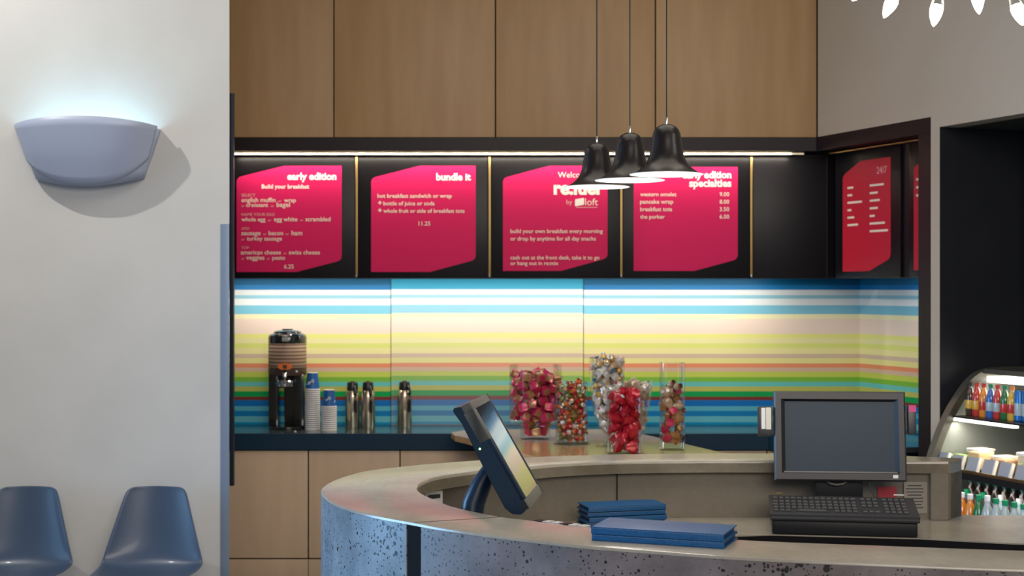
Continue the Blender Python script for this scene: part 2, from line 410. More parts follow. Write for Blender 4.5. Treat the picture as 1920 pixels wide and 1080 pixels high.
t1 = [('early edition', 539, 631, 337, Tt, 0.035), ('Build your breakfast', 491, 580, 353.5, Tt, 0.02)]
for s, a, c, bl in (('SELECT', 453, 479, 369), ('NAME YOUR EGG', 453, 515, 405), ('ADD', 453, 468, 431), ('TOP', 453, 467, 467)): t1.append((s, a, c, bl, Tf, 0))
t1 += row(379, ('english muffin', 453, 517), ('or', 522, 528), ('wrap', 533, 555)) + row(388, ('or', 453, 459), ('croissant', 462, 503), ('or', 508, 514), ('bagel', 519, 544))
t1 += row(415, ('whole egg', 453, 498), ('or', 503, 509), ('egg white', 514, 558), ('or', 563, 569), ('scrambled', 573, 620))
t1 += row(441, ('sausage', 453, 489), ('or', 494, 500), ('bacon', 504, 531), ('or', 536, 542), ('ham', 547, 567)) + row(451, ('or', 453, 459), ('turkey sausage', 463, 529))
t1 += row(477, ('american cheese', 452, 527), ('or', 532, 538), ('swiss cheese', 542, 600)) + row(487, ('or', 453, 459), ('veggies', 462, 496), ('or', 501, 507), ('pesto', 511, 535)) + row(503.5, ('6.25', 533, 551))
board('magenta breakfast menu board headed early edition, first one by the white wall', 438, 665, [(444,510),(444,333),(533,311),(641,311),(641,488),(556,510)][::1], t1)
t2 = [('bundle it', 818, 883, 338, Tt, 0.035)] + row(371, ('hot breakfast sandwich or wrap', 708, 847)) + row(385, ('bottle of juice or soda', 719, 815)) + row(399, ('whole fruit or side of breakfast tots', 719, 871)) + row(423, ('11.25', 785, 807))
t2 += [('+', 709, 716, 385, Tc, 0.03), ('+', 709, 716, 399, Tc, 0.03)]
board('magenta menu board headed bundle it with a price of 11.25', 672, 914, [(696,510),(696,334),(787,311),(892,311),(892,487),(806,510)], t2)
t3 = [('Welcome to', 1046, 1124, 333, Tc, 0.0), ('re:fuel', 1038, 1124, 364, Tt, 0.045), ('by', 1062, 1073, 383, Tf, 0.0), ('loft', 1097, 1121, 385, Tc, 0.0)]
t3 += row(437, ('build your own breakfast every morning', 957, 1130)) + row(451, ('or drop by anytime for all day snacks', 957, 1117)) + row(486.5, ('cash out at the front desk, take it to go', 957, 1124)) + row(497, ('or hang out in re:mix', 957, 1047))
bd3 = board('magenta welcome board headed re:fuel, behind the first two pendant lamps', 922, 1162, [(943,508),(943,334),(1030,311),(1139,311),(1139,484),(1052,508)], t3)
K = 302.2
q = MB(); q.prism(roundpoly([((x-922)/K, (522-y)/K) for x, y in [(1078,387),(1078,374),(1095,371),(1095,384)]], (0,1,2,3), 0.006), 0, 0.001, M_title, T=Matrix.Translation((0,-0.0062,0)) @ Matrix.Rotation(R(90), 4, 'X')); q.build('logo_tile', bd3, False)
q = MB(); q.box(((1100-922)/K, -0.0068, (522-389)/K), (40/K, 0.001, 1.2/K), M_faint); q.build('logo_underline', bd3)
t4 = [('early edition', 1279, 1371, 334, Tt, 0.035), ('specialties', 1292, 1371, 350, Tt, 0.035)]
for nme, x1, pr, bl in (('western omelet', 1268, '9.00', 368), ('pancake wrap', 1262, '8.00', 382), ('breakfast tots', 1260, '3.50', 396), ('the porker', 1246, '6.00', 410)):
    t4 += row(bl, (nme, 1200, x1), (pr, 1349, 1367))
board('magenta price board headed early edition specialties, right of the pendant lamps', 1168, 1406, [(1188,508),(1188,336),(1275,313),(1383,313),(1383,486),(1302,508)], t4)
tb = board('blank black board in the inner corner, no menu sheet on it', 1412, 1549, None, None)
tb['group'] = 'menu boards on the overhead cabinet'
# side wall boards
rzs = math.atan2(DY, DX)
def bars(root, lst, m, K=302.2, sx=1.0):
    for x, z, w in lst:
        q = MB(); q.box((x+w/2, -0.0068, z), (w, 0.0012, 0.013), m, 0.0004); q.build('menu_line', root)
so = SW(-0.0, 0.14, 1.84) + Vector((DX, DY, 0))*0.008
sb = board('red menu board headed 24/7 on the angled side wall', 0, 228, [(27,510),(27,334),(90,311),(196,311),(196,488),(122,510)], None, origin=so, rz=rzs, pm=M_red, sx=0.87)
for ch in list(sb.children):
    if ch.name.startswith('printed'): pass
K = 302.2
b2 = MB(); bars(sb, [(0.13, 0.545, 0.06), (0.13, 0.50, 0.05), (0.13, 0.455, 0.15), (0.13, 0.41, 0.04), (0.13, 0.365, 0.07), (0.13, 0.32, 0.11)] +
     [(0.36, 0.545, 0.14), (0.36, 0.50, 0.08), (0.36, 0.455, 0.10), (0.36, 0.41, 0.08), (0.36, 0.365, 0.05), (0.36, 0.32, 0.15), (0.36, 0.275, 0.18)], M_cream)
textmesh([('24/7', 0, 30, 0, M_faint, 0.0)], 'lettering', sb, Matrix.Translation((0.43, -0.0066, 0.61)))
so2 = SW(0.0, 0.14, 1.84) + Vector((DX, DY, 0))*0.745
sb2 = board('second red menu board on the side wall, cut off by the black post', 0, 80, [(14,510),(14,334),(40,325),(76,313),(76,480),(70,510)], None, origin=so2, rz=rzs, pm=M_red)
bars(sb2, [(0.07, 0.55, 0.14), (0.07, 0.505, 0.13), (0.07, 0.46, 0.15)], M_cream)
# brass divider strips with standoff
dl = ['between the early edition and bundle it boards', 'between the bundle it and re:fuel boards', 'between the re:fuel board and the specialties board', 'between the specialties board and the blank board']
for k, x in enumerate((668.5, 918, 1165, 1409)):
    p = at(x, 522, 8.99)
    t = thing('divider_strip', 'thin brass divider strip ' + dl[k], 'divider strip', p, 0, 'divider strips on the menu cabinet')
    q = MB(); q.box((0, 0.002, 0.385), (0.014, 0.012, 0.74), M_gold, 0.002); q.build('strip', t)
    q = MB(); q.lathe([(0, -0.004), (0.008, -0.004), (0.008, 0.010), (0, 0.010)], M_chrome, 12, T=TR(0, -0.006, 0.012)); q.build('standoff', t)

# ---------------------------------------------------------------- backsplash panels
def bsp(label, x0, x1, m, dy=0.0):
    q = MB(); a = (x0-960)/F*9.3; c = (x1-960)/F*9.3
    q.box(((a+c)/2, 9.308+dy, (1.838+0.901)/2), (c-a-0.004, 0.012, 1.838-0.901), m, 0.001)
    return tag(q.build('backsplash_panel'), label, 'wall panel', 'striped backsplash panels')
bsp('colour-striped glass wall panel behind the coffee dispenser', 300, 733, M_st1)
bsp('paler colour-striped glass wall panel above the counter, behind the tilted screen', 733, 1094, M_st2, -0.004)
bsp('widest colour-striped glass wall panel, behind the candy jars and large monitor', 1094, 1613, M_st1)
q = MB(); sbox(q, -0.485, 1.05, 0.50, 0.512, 0.901, 1.838, M_st1)
bs = q.build('backsplash_panel', None, False); _M = Matrix.Translation(SW(0.3, 0.5, 0)) @ RZ(rzs); bs.data.transform(_M.inverted()); bs.matrix_world = _M
tag(bs, 'colour-striped glass panel on the angled side wall', 'wall panel', 'striped backsplash panels')

# ---------------------------------------------------------------- back counter and cabinets
CT = 0.90
q = MB(); q.prism([(-2.1, 8.78), (1.55, 8.78), SW(0.9, -0.1, 0)[:2], SW(1.0, 0.49, 0)[:2], (2.18, 9.30), (-2.1, 9.30)], CT-0.03, CT, M_worksteel)
q.prism([(-2.1, 8.775), (1.55, 8.775), SW(0.9, -0.1, 0)[:2], SW(0.9, -0.08, 0)[:2], (1.54, 8.80), (-2.1, 8.80)], CT-0.10, CT-0.002, M_navy)
tag(q.build('back_countertop', None, False), 'long dark steel-topped counter with navy front edge under the striped panels', 'countertop')
cx = [440-172+138-138, 578-172, 578, 750, 922, 1094, 1266, 1438, 1610]
xs = [578-172*2, 578-172, 578, 750, 922, 1094, 1266, 1438, 1590]
cl = ['behind the left wall end', 'under the coffee dispenser', 'under the three steel flasks', 'behind the left rim of the concrete desk', 'behind the tilted screen', 'behind the wooden candy table', 'right of the wooden candy table', 'behind the large monitor']
for k in range(8):
    a = (xs[k]-960)/F*8.80; c = (xs[k+1]-960)/F*8.80
    t = thing('base_cabinet', 'maple veneer base cabinet ' + cl[k], 'cabinet', ((a+c)/2, 8.80, 0), 0, 'maple base cabinets under the back counter')
    w = c-a
    q = MB(); q.box((0, 0.26, 0.40), (w-0.002, 0.46, 0.798), M_dark); q.build('body', t)
    q = MB(); q.box((0, 0.012, 0.142+0.325), (w-0.008, 0.02, 0.65), M_wood_lit, 0.002); q.build('door', t)
    q = MB(); q.box((0, 0.012, 0.067), (w-0.004, 0.02, 0.132), M_wood_lit, 0.002); q.build('plinth', t)

# ---------------------------------------------------------------- wooden peninsula table
PZ = 0.93
pen = thing('wooden_display_table', 'light wooden display table holding the candy jars', 'table', (0.35, 7.8, 0), 0)
P = [(-0.36, 8.55), (-0.33, 8.36), (-0.26, 8.22), (0.20, 7.10), (1.22, 7.10), (0.745, 8.50), (0.73, 8.73), (-0.25, 8.73)]
q = MB(); q.prism([(x, y) for x, y in P], PZ-0.035, PZ, M_woodtop, bev=0.003); loc(q.build('table_top', pen, False), pen)
Pi = [(-0.10, 8.45), (0.32, 7.3), (1.02, 7.3), (0.62, 8.45)]
q = MB(); q.prism(Pi, 0.0, PZ-0.035, M_wood); loc(q.build('base', pen, False), pen)

# ================================================================== CONCRETE DESK
LZ = 1.15; WZ = 0.935
def W2(l, z=LZ): return [gp(x, y, z) for x, y in l]
out_f = W2([(2500,1078),(2200,1073),(1920,1067),(1660,1057),(1400,1045),(1240,1034),(1095,1023),(1013,1014),(905,1001),(824,989),(775,980)])
out_r = W2([(775,980),(715,969),(661,956),(620,940),(602,921),(610,909),(640,895),(690,882),(770,873),(840,867),(973,858),(1120,852.7),(1287,850.3),(1440,850),(1620,852),(1803,859)])
in_f = W2([(2500,1044),(2200,1038),(1920,1032),(1660,1023),(1400,1012.6),(1230,999),(1067,985),(986,974.5),(940,969.5)])
in_r = W2([(940,969.5),(894,960),(851,950),(818,937),(794,926),(783,915),(789,906),(810,896.5),(851,889),(915,881),(993,875),(1053,870),(1153,865.5),(1287,863.3),(1440,863),(1600,863.5),(1778,865)])
OF = smoothcurve(out_f, 70); IF = smoothcurve(in_f, 70); OR_ = smoothcurve(out_r, 120); IR = smoothcurve(in_r, 120)
desk = thing('reception_desk', 'curved cast concrete reception desk with raised ledge and pitted front face', 'desk', (0.6, 4.4, 0))
def ledge(O, I):
    n = len(O); prof = []
    # cross-section points (f across, z): small rounded arrises
    cs = [(0.0, LZ-0.008), (0.0, LZ-0.005), (0.008, LZ-0.001), (0.02, LZ), (0.98, LZ), (0.993, LZ-0.003), (1.0, LZ-0.010), (1.0, LZ-0.045), (0.815, LZ-0.045), (0.815, LZ-0.008)]
    P = [[(o.lerp(i, f)[0], o.lerp(i, f)[1], z) for f, z in cs] for o, i in zip(O, I)]
    q = MB(); q.grid([r_[:7] for r_ in P], M_conc_top); q.grid([r_[6:] + r_[:1] for r_ in P], M_conc_edge); q.mi(M_conc_top)
    for e in (P[0], P[-1]):
        vs = [q.bm.verts.new(p) for p in e]; q.bm.faces.new(vs)
    return q
loc(ledge(OF, IF).build('front_ledge', desk), desk)
gap = 2
loc(ledge(OR_[:], IR[:]).build('rear_ledge', desk), desk)
def wallstrip(O, I, m0, a, bq, name):
    A = O[a:bq]; B = lerpc(O, I, 0.80)[a:bq]
    q = MB(); q.strip(A, B, 0, LZ-0.0085, m0); 
    # inner skin in warm inner concrete
    B2 = lerpc(O, I, 0.803)[a:bq]; q.strip(B, B2, 0, LZ-0.046, M_conc_in)
    return loc(q.build(name, desk, ang=40), desk)
wallstrip(OF, IF, M_conc_face, 0, 69, 'front_wall')
wallstrip(OR_, IR, M_conc_smooth, 1, 120, 'rear_wall')
q = MB(); q.strip([OF[67].lerp(IF[67], 0.012), OR_[1].lerp(IR[1], 0.012), OR_[2].lerp(IR[2], 0.012)], [OF[67].lerp(IF[67], 0.7), OR_[1].lerp(IR[1], 0.7), OR_[2].lerp(IR[2], 0.7)], 0, LZ-0.009, M_dark); loc(q.build('joint_filler', desk), desk)
q = MB()
a, c = OF[69], IF[69]; d = (c-a).normalized(); pr = Vector((-d.y, d.x))*0.0015
q.strip([a+pr*0.8+d*0.004, c+pr*0.8-d*0.004], [a-pr*0.8+d*0.004, c-pr*0.8-d*0.004], LZ-0.04, LZ+0.0006, M_dark); loc(q.build('ledge_joint', desk), desk)
# worktop
wi = [p for p in lerpc(OR_, IR, 0.81)]
wf = [p for p in lerpc(OF, IF, 0.81)]
start = 62
front_part = [tuple(p) for p in wf[44:69]]
poly = front_part + [tuple(p) for p in wi[1:118]] + [(1.63, 5.40), (2.35, 5.36), (2.35, 4.70), (1.66, 4.80), (1.3727, 4.90), (0.8906, 4.974), (0.66, 4.93), (0.52, 4.72), (0.47, 4.3)]
q = MB(); q.prism(poly, WZ-0.004, WZ, M_conc_top); loc(q.build('worktop', desk, False), desk)
q = MB(); q.prism(poly, WZ-0.03, WZ-0.0042, M_dark); loc(q.build('worktop_edge', desk, False), desk)
q = MB(); q.prism([(0.70, 4.99), (0.9, 4.982), (1.3727, 4.905), (2.34, 4.71), (2.34, 5.33), (1.62, 5.26), (0.75, 5.27)], 0, WZ-0.0305, M_dark); loc(q.build('cabinet_base', desk, False), desk)
# end block of the ledge
eb = [gp(1745, 865, LZ), gp(1778, 865, LZ), gp(1803, 859, LZ), gp(1740, 857, LZ)]
q = MB(); q.prism(eb, WZ+0.0005, LZ-0.044, M_conc_in, bev=0.002); loc(q.build('end_block', desk, False), desk)
# panel seam on inner wall
def inner_pt(x):  # point on inner wall seen at pixel x (rear part)
    best = min((p for p in wi[60:]), key=lambda p: abs(960+F*p[0]/p[1]-x)); return best
p = inner_pt(1154); q = MB(); q.box((p[0], p[1]-0.003, (WZ+LZ-0.045)/2), (0.003, 0.008, LZ-0.047-WZ), M_dark); loc(q.build('wall_seam', desk), desk)
# notices taped inside the desk
def notice(name, label, x, y0, y1, w, h, lines, kind='paper', col=None, dy=0.004, rz=0.0, cat='notice'):
    p = inner_pt(x); z = CZ + (540-(y0+y1)/2)/F*p[1]
    t = thing(name, label, cat, (p[0], p[1]-dy, z-h/2), rz)
    q = MB(); q.box((0, 0, h/2), (w, 0.001, h), col or M_white); q.build('sheet', t)
    q = MB()
    for k in range(lines): q.box((-w*0.05, -0.001, h*(0.88-0.8*k/lines)), (w*(0.75 if k % 3 else 0.6), 0.0006, h*0.03), M_plastic)
    if lines: q.build('print_lines', t)
    return t
M_oldpaper = mat('grey_paper', (0.30, 0.27, 0.23), 0.6)
M_redp = mat('red_print', (0.42, 0.03, 0.05), 0.5)
notice('posted_notice', 'paper notice with printed lines under the right of the large monitor', 1722, 905, 960, 0.085, 0.115, 8, col=M_oldpaper, dy=0.006)
notice('red_sticker', 'pink-red sticker on the inner wall just under the monitor', 1664, 912, 935, 0.07, 0.045, 0, col=M_redp, dy=0.006, cat='sticker')
# paper at the left curve
pl = min(wi[20:60], key=lambda p: abs(960+F*p[0]/p[1]-812) if p[1] > 4.6 else 9e9)
t = thing('posted_paper', 'small printed paper on the inner left curve behind the screen stand', 'notice', (pl[0]+0.012, pl[1]-0.012, 0.995), R(38))
q = MB(); q.box((0, 0, 0.05), (0.07, 0.001, 0.1), M_white); q.build('sheet', t)
q = MB(); q.box((0, -0.001, 0.082), (0.05, 0.0006, 0.014), M_plastic); q.box((-0.01, -0.001, 0.055), (0.03, 0.0006, 0.004), M_plastic); q.build('print_lines', t)

# ================================================================== BLUE FOLDERS
def folder_mesh(L, D, H):
    t = 0.0028; q = MB()
    q.box((0, 0.0, t/2), (L, D, t), M_blue, 0.0008); q.box((0, 0.0, H-t/2), (L, D, t), M_blue, 0.0008)
    q.box((0, -D/2+t/2, H/2), (L, t, H), M_blue, 0.0008)
    return q
def folder(L, D, H, name='folder', **k):
    t = thing('blue_folder', k['label'], 'folder', k['loc'], k['rz'], k.get('group'))
    folder_mesh(L, D, H).build('cover', t)
    q = MB(); t0 = 0.0034
    n = 3
    for i in range(n):
        zz = t0 + (H-2*t0)*(i+0.5)/n
        q.box((0.0, 0.004, zz), (L-0.012, D-0.012, (H-2*t0)/n*0.6), M_bluein if i != 1 else M_blue, 0.0004)
    q.build('inner_pocket', t)
    q = MB()
    for i in range(int(L/0.006)): q.box((-L/2+0.006+i*0.006, -D/2-0.0002, H-0.0035), (0.003, 0.0006, 0.0008), M_guard)
    q.build('stitching', t)
    return t
fb = folder(0.335, 0.155, 0.0175, label='blue leatherette folder lying on the concrete ledge, lower of the pair', loc=(0.383, 3.632, LZ), rz=R(-21), group='folders on the ledge')
dup(fb, (0.381, 3.630, LZ+0.0178), R(-20.6), 'blue leatherette folder on top of the pair on the ledge', 'folders on the ledge')
wh = ['bottom', 'second from the bottom', 'middle', 'second from the top', 'top']
ff = None
for k in range(5):
    lb = 'blue folder on the lower worktop, %s of its five-high stack' % wh[k]
    lc = (0.385 + (0.003, -0.004, 0.002, -0.002, 0.0)[k], 5.10 + (0, 0.003, -0.002, 0.002, 0)[k], WZ + 0.0178*k)
    rr = R(15 + (1, -1.5, 0.5, -0.5, 0)[k])
    if ff is None: ff = folder(0.285, 0.13, 0.0175, label=lb, loc=lc, rz=rr, group='folders stacked on the worktop')
    else: dup(ff, lc, rr, lb)

# ================================================================== LARGE MONITOR, KEYBOARD, CASH DRAWER
yaw = R(-8.7)
kc = Vector(((0.8906+1.3727)/2, (4.974+4.90)/2, 0))
def KP(u, v, z): # u right, v back from the drawer's front edge centre
    return Vector((kc.x + u*math.cos(yaw) - v*math.sin(yaw), kc.y + u*math.sin(yaw) + v*math.cos(yaw), z))
t = thing('cash_drawer', 'flat black cash drawer under the large keyboard', 'cash drawer', KP(0, 0.145, WZ), yaw)
q = MB(); q.box((0, 0, 0.027), (0.485, 0.28, 0.050), M_plblack, 0.004); q.build('body', t)
q = MB(); q.box((0, -0.1415, 0.024), (0.47, 0.004, 0.040), M_plblack, 0.001); q.build('drawer_front', t)
DZ = WZ + 0.052
key = MB(); key.prism([(-0.0075,-0.0075),(0.0075,-0.0075),(0.0075,0.0075),(-0.0075,0.0075)], 0, 0.001, M_plblack)
kq = MB()
kq.grid([[(-0.0085*s, -0.0085*s, z), (0.0085*s, -0.0085*s, z), (0.0085*s, 0.0085*s, z), (-0.0085*s, 0.0085*s, z)] for s, z in ((1, 0), (0.95, 0.004), (0.72, 0.008))], M_plastic, closed=True)
vs = [kq.bm.verts.new(p) for p in ((-0.0061,-0.0061,0.008),(0.0061,-0.0061,0.008),(0.0061,0.0061,0.008),(-0.0061,0.0061,0.008))]; kq.bm.faces.new(vs)
key_me = kq.mesh('key', True, 20)
def keyboard(label, loc_, rz, w=0.50, tilt=R(11)):
    t = thing('keyboard', label, 'keyboard', loc_, rz)
    X = Matrix.Rotation(tilt, 4, 'X')
    q = MB(); q.box((0, 0.10, 0.009), (w, 0.20, 0.016), M_plastic, 0.005, T=X); q.box((0, -0.004, 0.006), (w*0.99, 0.03, 0.008), M_chrome if False else M_plastic, 0.003, T=X); q.build('case', t)
    for s in (-1, 1):
        q = MB(); q.box((s*w*0.4, 0.185, 0.015), (0.03, 0.008, 0.034), M_plastic, 0.002); q.build('foot', t)
    bx = -w/2+0.022
    def put(x, y, sx=1):
        o = bpy.data.objects.new('key', key_me); COL.objects.link(o); o.parent = t
        o.matrix_local = X @ Matrix.Translation((x, y, 0.0175)) @ Matrix.Diagonal((sx, 1, 1, 1))
    for r_ in range(5):
        y = 0.035+0.030*r_ + (0.008 if r_ == 4 else 0)
        for c_ in range(14):
            if r_ == 0 and 3 <= c_ <= 9: 
                if c_ == 3: put(bx+6*0.0205, y, 6.8)
                continue
            put(bx+0.0205*c_, y, 1.08)
        for c_ in range(3):
            if r_ in (1,): continue
            put(bx+0.0205*14.6+0.0205*c_, y)
        for c_ in range(4): put(bx+0.0205*18.2+0.0205*c_, y)
    return t
kb = keyboard('wide black keyboard with number pad in front of the large monitor', KP(0, 0.0, DZ+0.002), yaw, 0.50)
q = MB(); q.box((-0.215, 0.186, 0.064), (0.02, 0.012, 0.004), M_gold); q.build('sticker', kb, label='small gold sticker')
q = MB(); q.box((0.20, 0.19, 0.064), (0.035, 0.008, 0.002), M_white); q.build('status_label', kb, label='white strip label')
# monitor
mz = WZ
mo = thing('touch_monitor', 'large black touchscreen monitor with a dark blank screen above the keyboard', 'monitor', KP(0.0, 0.236, WZ+0.053), yaw+R(4))
MT = TR(-0.0, -0.028, 0.107) @ Matrix.Rotation(R(-7), 4, 'X')
w, h = 0.462, 0.318
q = MB()
# bezel ring with sloping inner faces
def ring(w0, h0, y0, w1, h1, y1, dz0=0, dz1=0):
    A = [(-w0/2, y0, dz0), (w0/2, y0, dz0), (w0/2, y0, h0+dz0), (-w0/2, y0, h0+dz0)]
    return A
q.box((0, 0.024, h/2), (w, 0.030, h), M_plastic, 0.010, T=MT, seg=3); 
q.build('casing', mo)
def frame(mb, W0, H0, W1, H1, y0, y1, cz, m, T):
    mb.grid([[(-W0/2, y0, cz-H0/2), (W0/2, y0, cz-H0/2), (W0/2, y0, cz+H0/2), (-W0/2, y0, cz+H0/2)],
             [(-W1/2, y1, cz-H1/2), (W1/2, y1, cz-H1/2), (W1/2, y1, cz+H1/2), (-W1/2, y1, cz+H1/2)]], m, closed=True, T=T)
q = MB()
frame(q, w, h, w, h, 0.012, 0.002, h/2, M_plastic, MT); frame(q, w, h, w-0.012, h-0.012, 0.002, -0.004, h/2, M_plastic, MT)
frame(q, w-0.012, h-0.012, w-0.05, h-0.055, -0.004, -0.004, h/2, M_plastic, MT); frame(q, w-0.05, h-0.055, w-0.078, h-0.072, -0.004, 0.006, h/2, M_plblack, MT); q.box((0, 0.000, 0.0315), (w-0.064, 0.009, 0.006), M_bezel, 0.001, T=MT)
q.build('bezel', mo)
q = MB(); q.box((0, 0.0075, h/2), (w-0.07, 0.003, h-0.066), M_screen, T=MT); q.build('screen', mo)
q = MB(); q.box((w/2-0.040, -0.0045, 0.018), (0.018, 0.002, 0.012), M_white, 0.002, T=MT); q.build('power_button', mo)
q = MB(); q.box((0, 0.048, h*0.5), (0.30, 0.026, 0.22), M_plblack, 0.012, T=MT); q.build('rear_housing', mo)
q = MB(); q.box((0, 0.028, 0.09), (0.17, 0.03, 0.17), M_plblack, 0.01); q.box((0, 0.0, 0.008), (0.20, 0.085, 0.015), M_plblack, 0.004); q.build('stand', mo)
q = MB(); q.tube([(0.095, 0.0, 0.125), (0.105, -0.01, 0.09), (0.12, -0.015, 0.05), (0.13, -0.02, 0.012)], 0.003, M_plblack, 8); q.build('cable', mo)
q = MB(); q.tube([(-0.045, 0.0, 0.103), (-0.03, -0.005, 0.094), (-0.01, -0.006, 0.091), (0.01, -0.005, 0.094), (0.025, 0.0, 0.103)], 0.004, M_bezel, 8); q.build('latch', mo)
MT2 = MT @ TR(w/2+0.022, 0.015, 0.19)
q = MB(); q.box((0, 0, 0.03), (0.028, 0.045, 0.105), M_plblack, 0.004, T=MT2); q.box((-0.018, 0.005, 0.03), (0.012, 0.012, 0.06), M_plblack, T=MT2); cr = q.build('card_reader', mo)
q = MB(); q.box((0.001, -0.0235, 0.068), (0.025, 0.001, 0.024), mat('pink_label', (0.6, 0.05, 0.2), 0.5), T=MT2); q.build('label_sticker', cr)
MT3 = MT @ TR(-w/2-0.030, 0.02, 0.17)
q = MB(); q.box((0, 0, 0.04), (0.050, 0.05, 0.105), M_plblack, 0.006, T=MT3); fp = q.build('side_display', mo)
q = MB(); q.box((-0.008, -0.026, 0.05), (0.014, 0.001, 0.075), M_white, T=MT3); q.box((0.010, -0.026, 0.05), (0.018, 0.001, 0.078), mat('cream_card', (0.7, 0.68, 0.55), 0.5), T=MT3); q.build('paper_slip', fp)

# ================================================================== TILTED SCREEN (left)
u = Vector((0.13, 0.9915, 0)).normalized(); v = Vector((-0.4957, 0.065, 0.866)).normalized(); nrm = u.cross(v).normalized()
BL = Vector((0.0497, 4.10, 1.157))
wM, hM = 0.325, 0.345
base0 = Vector((-0.085, 4.26, WZ))
pt = thing('tilted_touchscreen', 'black touchscreen terminal seen edge-on, leaning back over the desk ledge', 'monitor', base0)
MX = Matrix(((u.x, v.x, nrm.x, BL.x-base0.x), (u.y, v.y, nrm.y, BL.y-base0.y), (u.z, v.z, nrm.z, BL.z-base0.z), (0, 0, 0, 1)))
# side profile in (v, n): thick body with rounded foot; extruded along u
prof = [(0.0, 0.0), (0.0, -0.012), (-0.004, -0.030), (0.010, -0.052), (0.035, -0.062), (0.12, -0.060), (0.22, -0.055), (0.30, -0.050), (0.345, -0.055), (0.352, -0.048), (0.345, -0.028), (hM, -0.012), (hM, 0.0)]
PM = MX @ Matrix(((0, 0, 1, 0), (1, 0, 0, 0), (0, 1, 0, 0), (0, 0, 0, 1)))
q = MB(); q.prism(prof, 0, wM, M_plnavy, T=PM, bev=0.0015); q.build('casing', pt, ang=30)
q = MB(); 
frame(q, 0,0,0,0,0,0,0,M_bezel,MX) if False else None
def bez(mb, x0, x1, y0, y1, z0, z1, m): mb.box(((x0+x1)/2, (y0+y1)/2, (z0+z1)/2), (x1-x0, y1-y0, z1-z0), m, 0.0025, T=MX)
bez(q, 0.0, wM, 0.0, 0.030, -0.020, 0.004, M_bezel); bez(q, 0.0, wM, hM-0.024, hM, -0.030, 0.004, M_bezel)
bez(q, 0.0, 0.022, 0.225, hM-0.02, -0.034, 0.004, M_bezel); bez(q, 0.0, 0.022, 0.0+0.028, 0.227, -0.012, 0.004, M_plnavy); bez(q, wM-0.022, wM, 0.0, hM, -0.012, 0.004, M_plnavy); q.build('bezel', pt)
M_scr2 = mat('glossy_screen', (0.02, 0.025, 0.03), 0.06, spec=1.0, coat=1.0)
q = MB(); q.box((wM/2, hM/2, 0.001), (wM-0.04, hM-0.05, 0.003), M_scr2, T=MX); q.build('screen', pt)
q = MB(); q.lathe([(0, 0), (0.003, 0), (0.003, 0.0015), (0, 0.002)], M_led, 12, T=MX @ TR(-0.0005, 0.215, -0.040) @ Matrix.Rotation(R(-90), 4, 'Y')); q.build('power_light', pt)
q = MB()
mb_ = BL + u*(wM/2) + v*0.15 - nrm*0.060 - base0
q.tube([mb_ + nrm*0.015, mb_ - nrm*0.015 + Vector((0,0,-0.005)), mb_ + Vector((-0.035, 0, -0.055)), mb_ + Vector((-0.058, 0, -0.11)), Vector((-0.055, 0, 0.06)), Vector((-0.045, 0.0, 0.01))], [0.020, 0.022, 0.030, 0.034, 0.040, 0.05], M_plnavy, 14)
q.box((0.0, 0, 0.008), (0.22, 0.20, 0.016), M_plnavy, 0.006); q.build('stand', pt)

# small keypad in front of it
kp = thing('order_keypad', 'grey keypad partly hidden behind the concrete ledge, next to the tilted screen', 'keypad', (0.085, 4.47, WZ), R(-38))
q = MB(); q.prism([(-0.09, -0.08), (0.12, -0.08), (0.12, 0.12), (-0.09, 0.12)], 0, 0.096, M_plastic, bev=0.004); q.build('case', kp)
kk = mat('light_grey_key', (0.45, 0.45, 0.44), 0.4)
for i in range(6):
    for j in range(4):
        q = MB(); q.box((-0.07+0.034*i, -0.05+0.048*j, 0.104), (0.027, 0.036, 0.016), kk if (i+j) % 3 else M_plblack, 0.003); q.build('key', kp)

# ================================================================== PENDANT LAMPS
def lamp_profile():
    P = [(0.006, 0.158), (0.018, 0.156), (0.032, 0.148), (0.040, 0.137), (0.0445, 0.122), (0.047, 0.10), (0.0505, 0.080), (0.054, 0.062), (0.060, 0.045), (0.069, 0.030), (0.083, 0.017), (0.100, 0.006), (0.114, 0.0)]
    return P
RZL = 2.137
def pendant():
    t = thing('pendant_lamp', '', 'pendant lamp', (0, 0, RZL), 0, 'black bell pendant lamps')
    P = lamp_profile()
    q = MB(); q.lathe(P, M_shade, 48); q.build('shade', t)
    q = MB(); q.lathe([(r-0.0025, z-0.001) for r, z in P[1:-1]] + [(0.1125, 0.0005), (0.1155, -0.001), (0.1165, 0.001), (0.114, 0.0015)], M_shadein, 48); q.build('inner_reflector', t)
    q = MB(); q.lathe([(0, 0.157), (0.004, 0.157), (0.004, 0.176), (0.0025, 0.180), (0, 0.180)], M_chrome, 12); q.build('cord_grip', t)
    q = MB(); q.tube([(0, 0, 0.178), (0, 0, CE-RZL)], 0.0022, M_plblack, 8); q.build('cord', t)
    q = MB(); q.lathe([(0, CE-RZL), (0.05, CE-RZL), (0.05, CE-RZL-0.02), (0, CE-RZL-0.025)], M_shade, 24); q.build('ceiling_rose', t)
    q = MB(); q.lathe([(0, 0.022), (0.016, 0.026), (0.026, 0.042), (0.024, 0.058), (0.012, 0.078), (0.0, 0.08)], M_bulb, 20); q.build('bulb', t)
    return t
lp = pendant(); lp.location = (0.300, 5.13, RZL); lp['label'] = 'black bell pendant lamp, leftmost and lowest of the three'
dup(lp, (0.391, 4.81, RZL), 0, 'black bell pendant lamp, the middle one of the three')
dup(lp, (0.486, 4.56, RZL), 0, 'black bell pendant lamp, rightmost and largest-looking of the three')
for x, y in ((0.300, 5.13), (0.391, 4.81), (0.486, 4.56)): point('pendant_light', (x, y, RZL-0.005), 2.2, (1.0, 0.93, 0.82), 0.03)

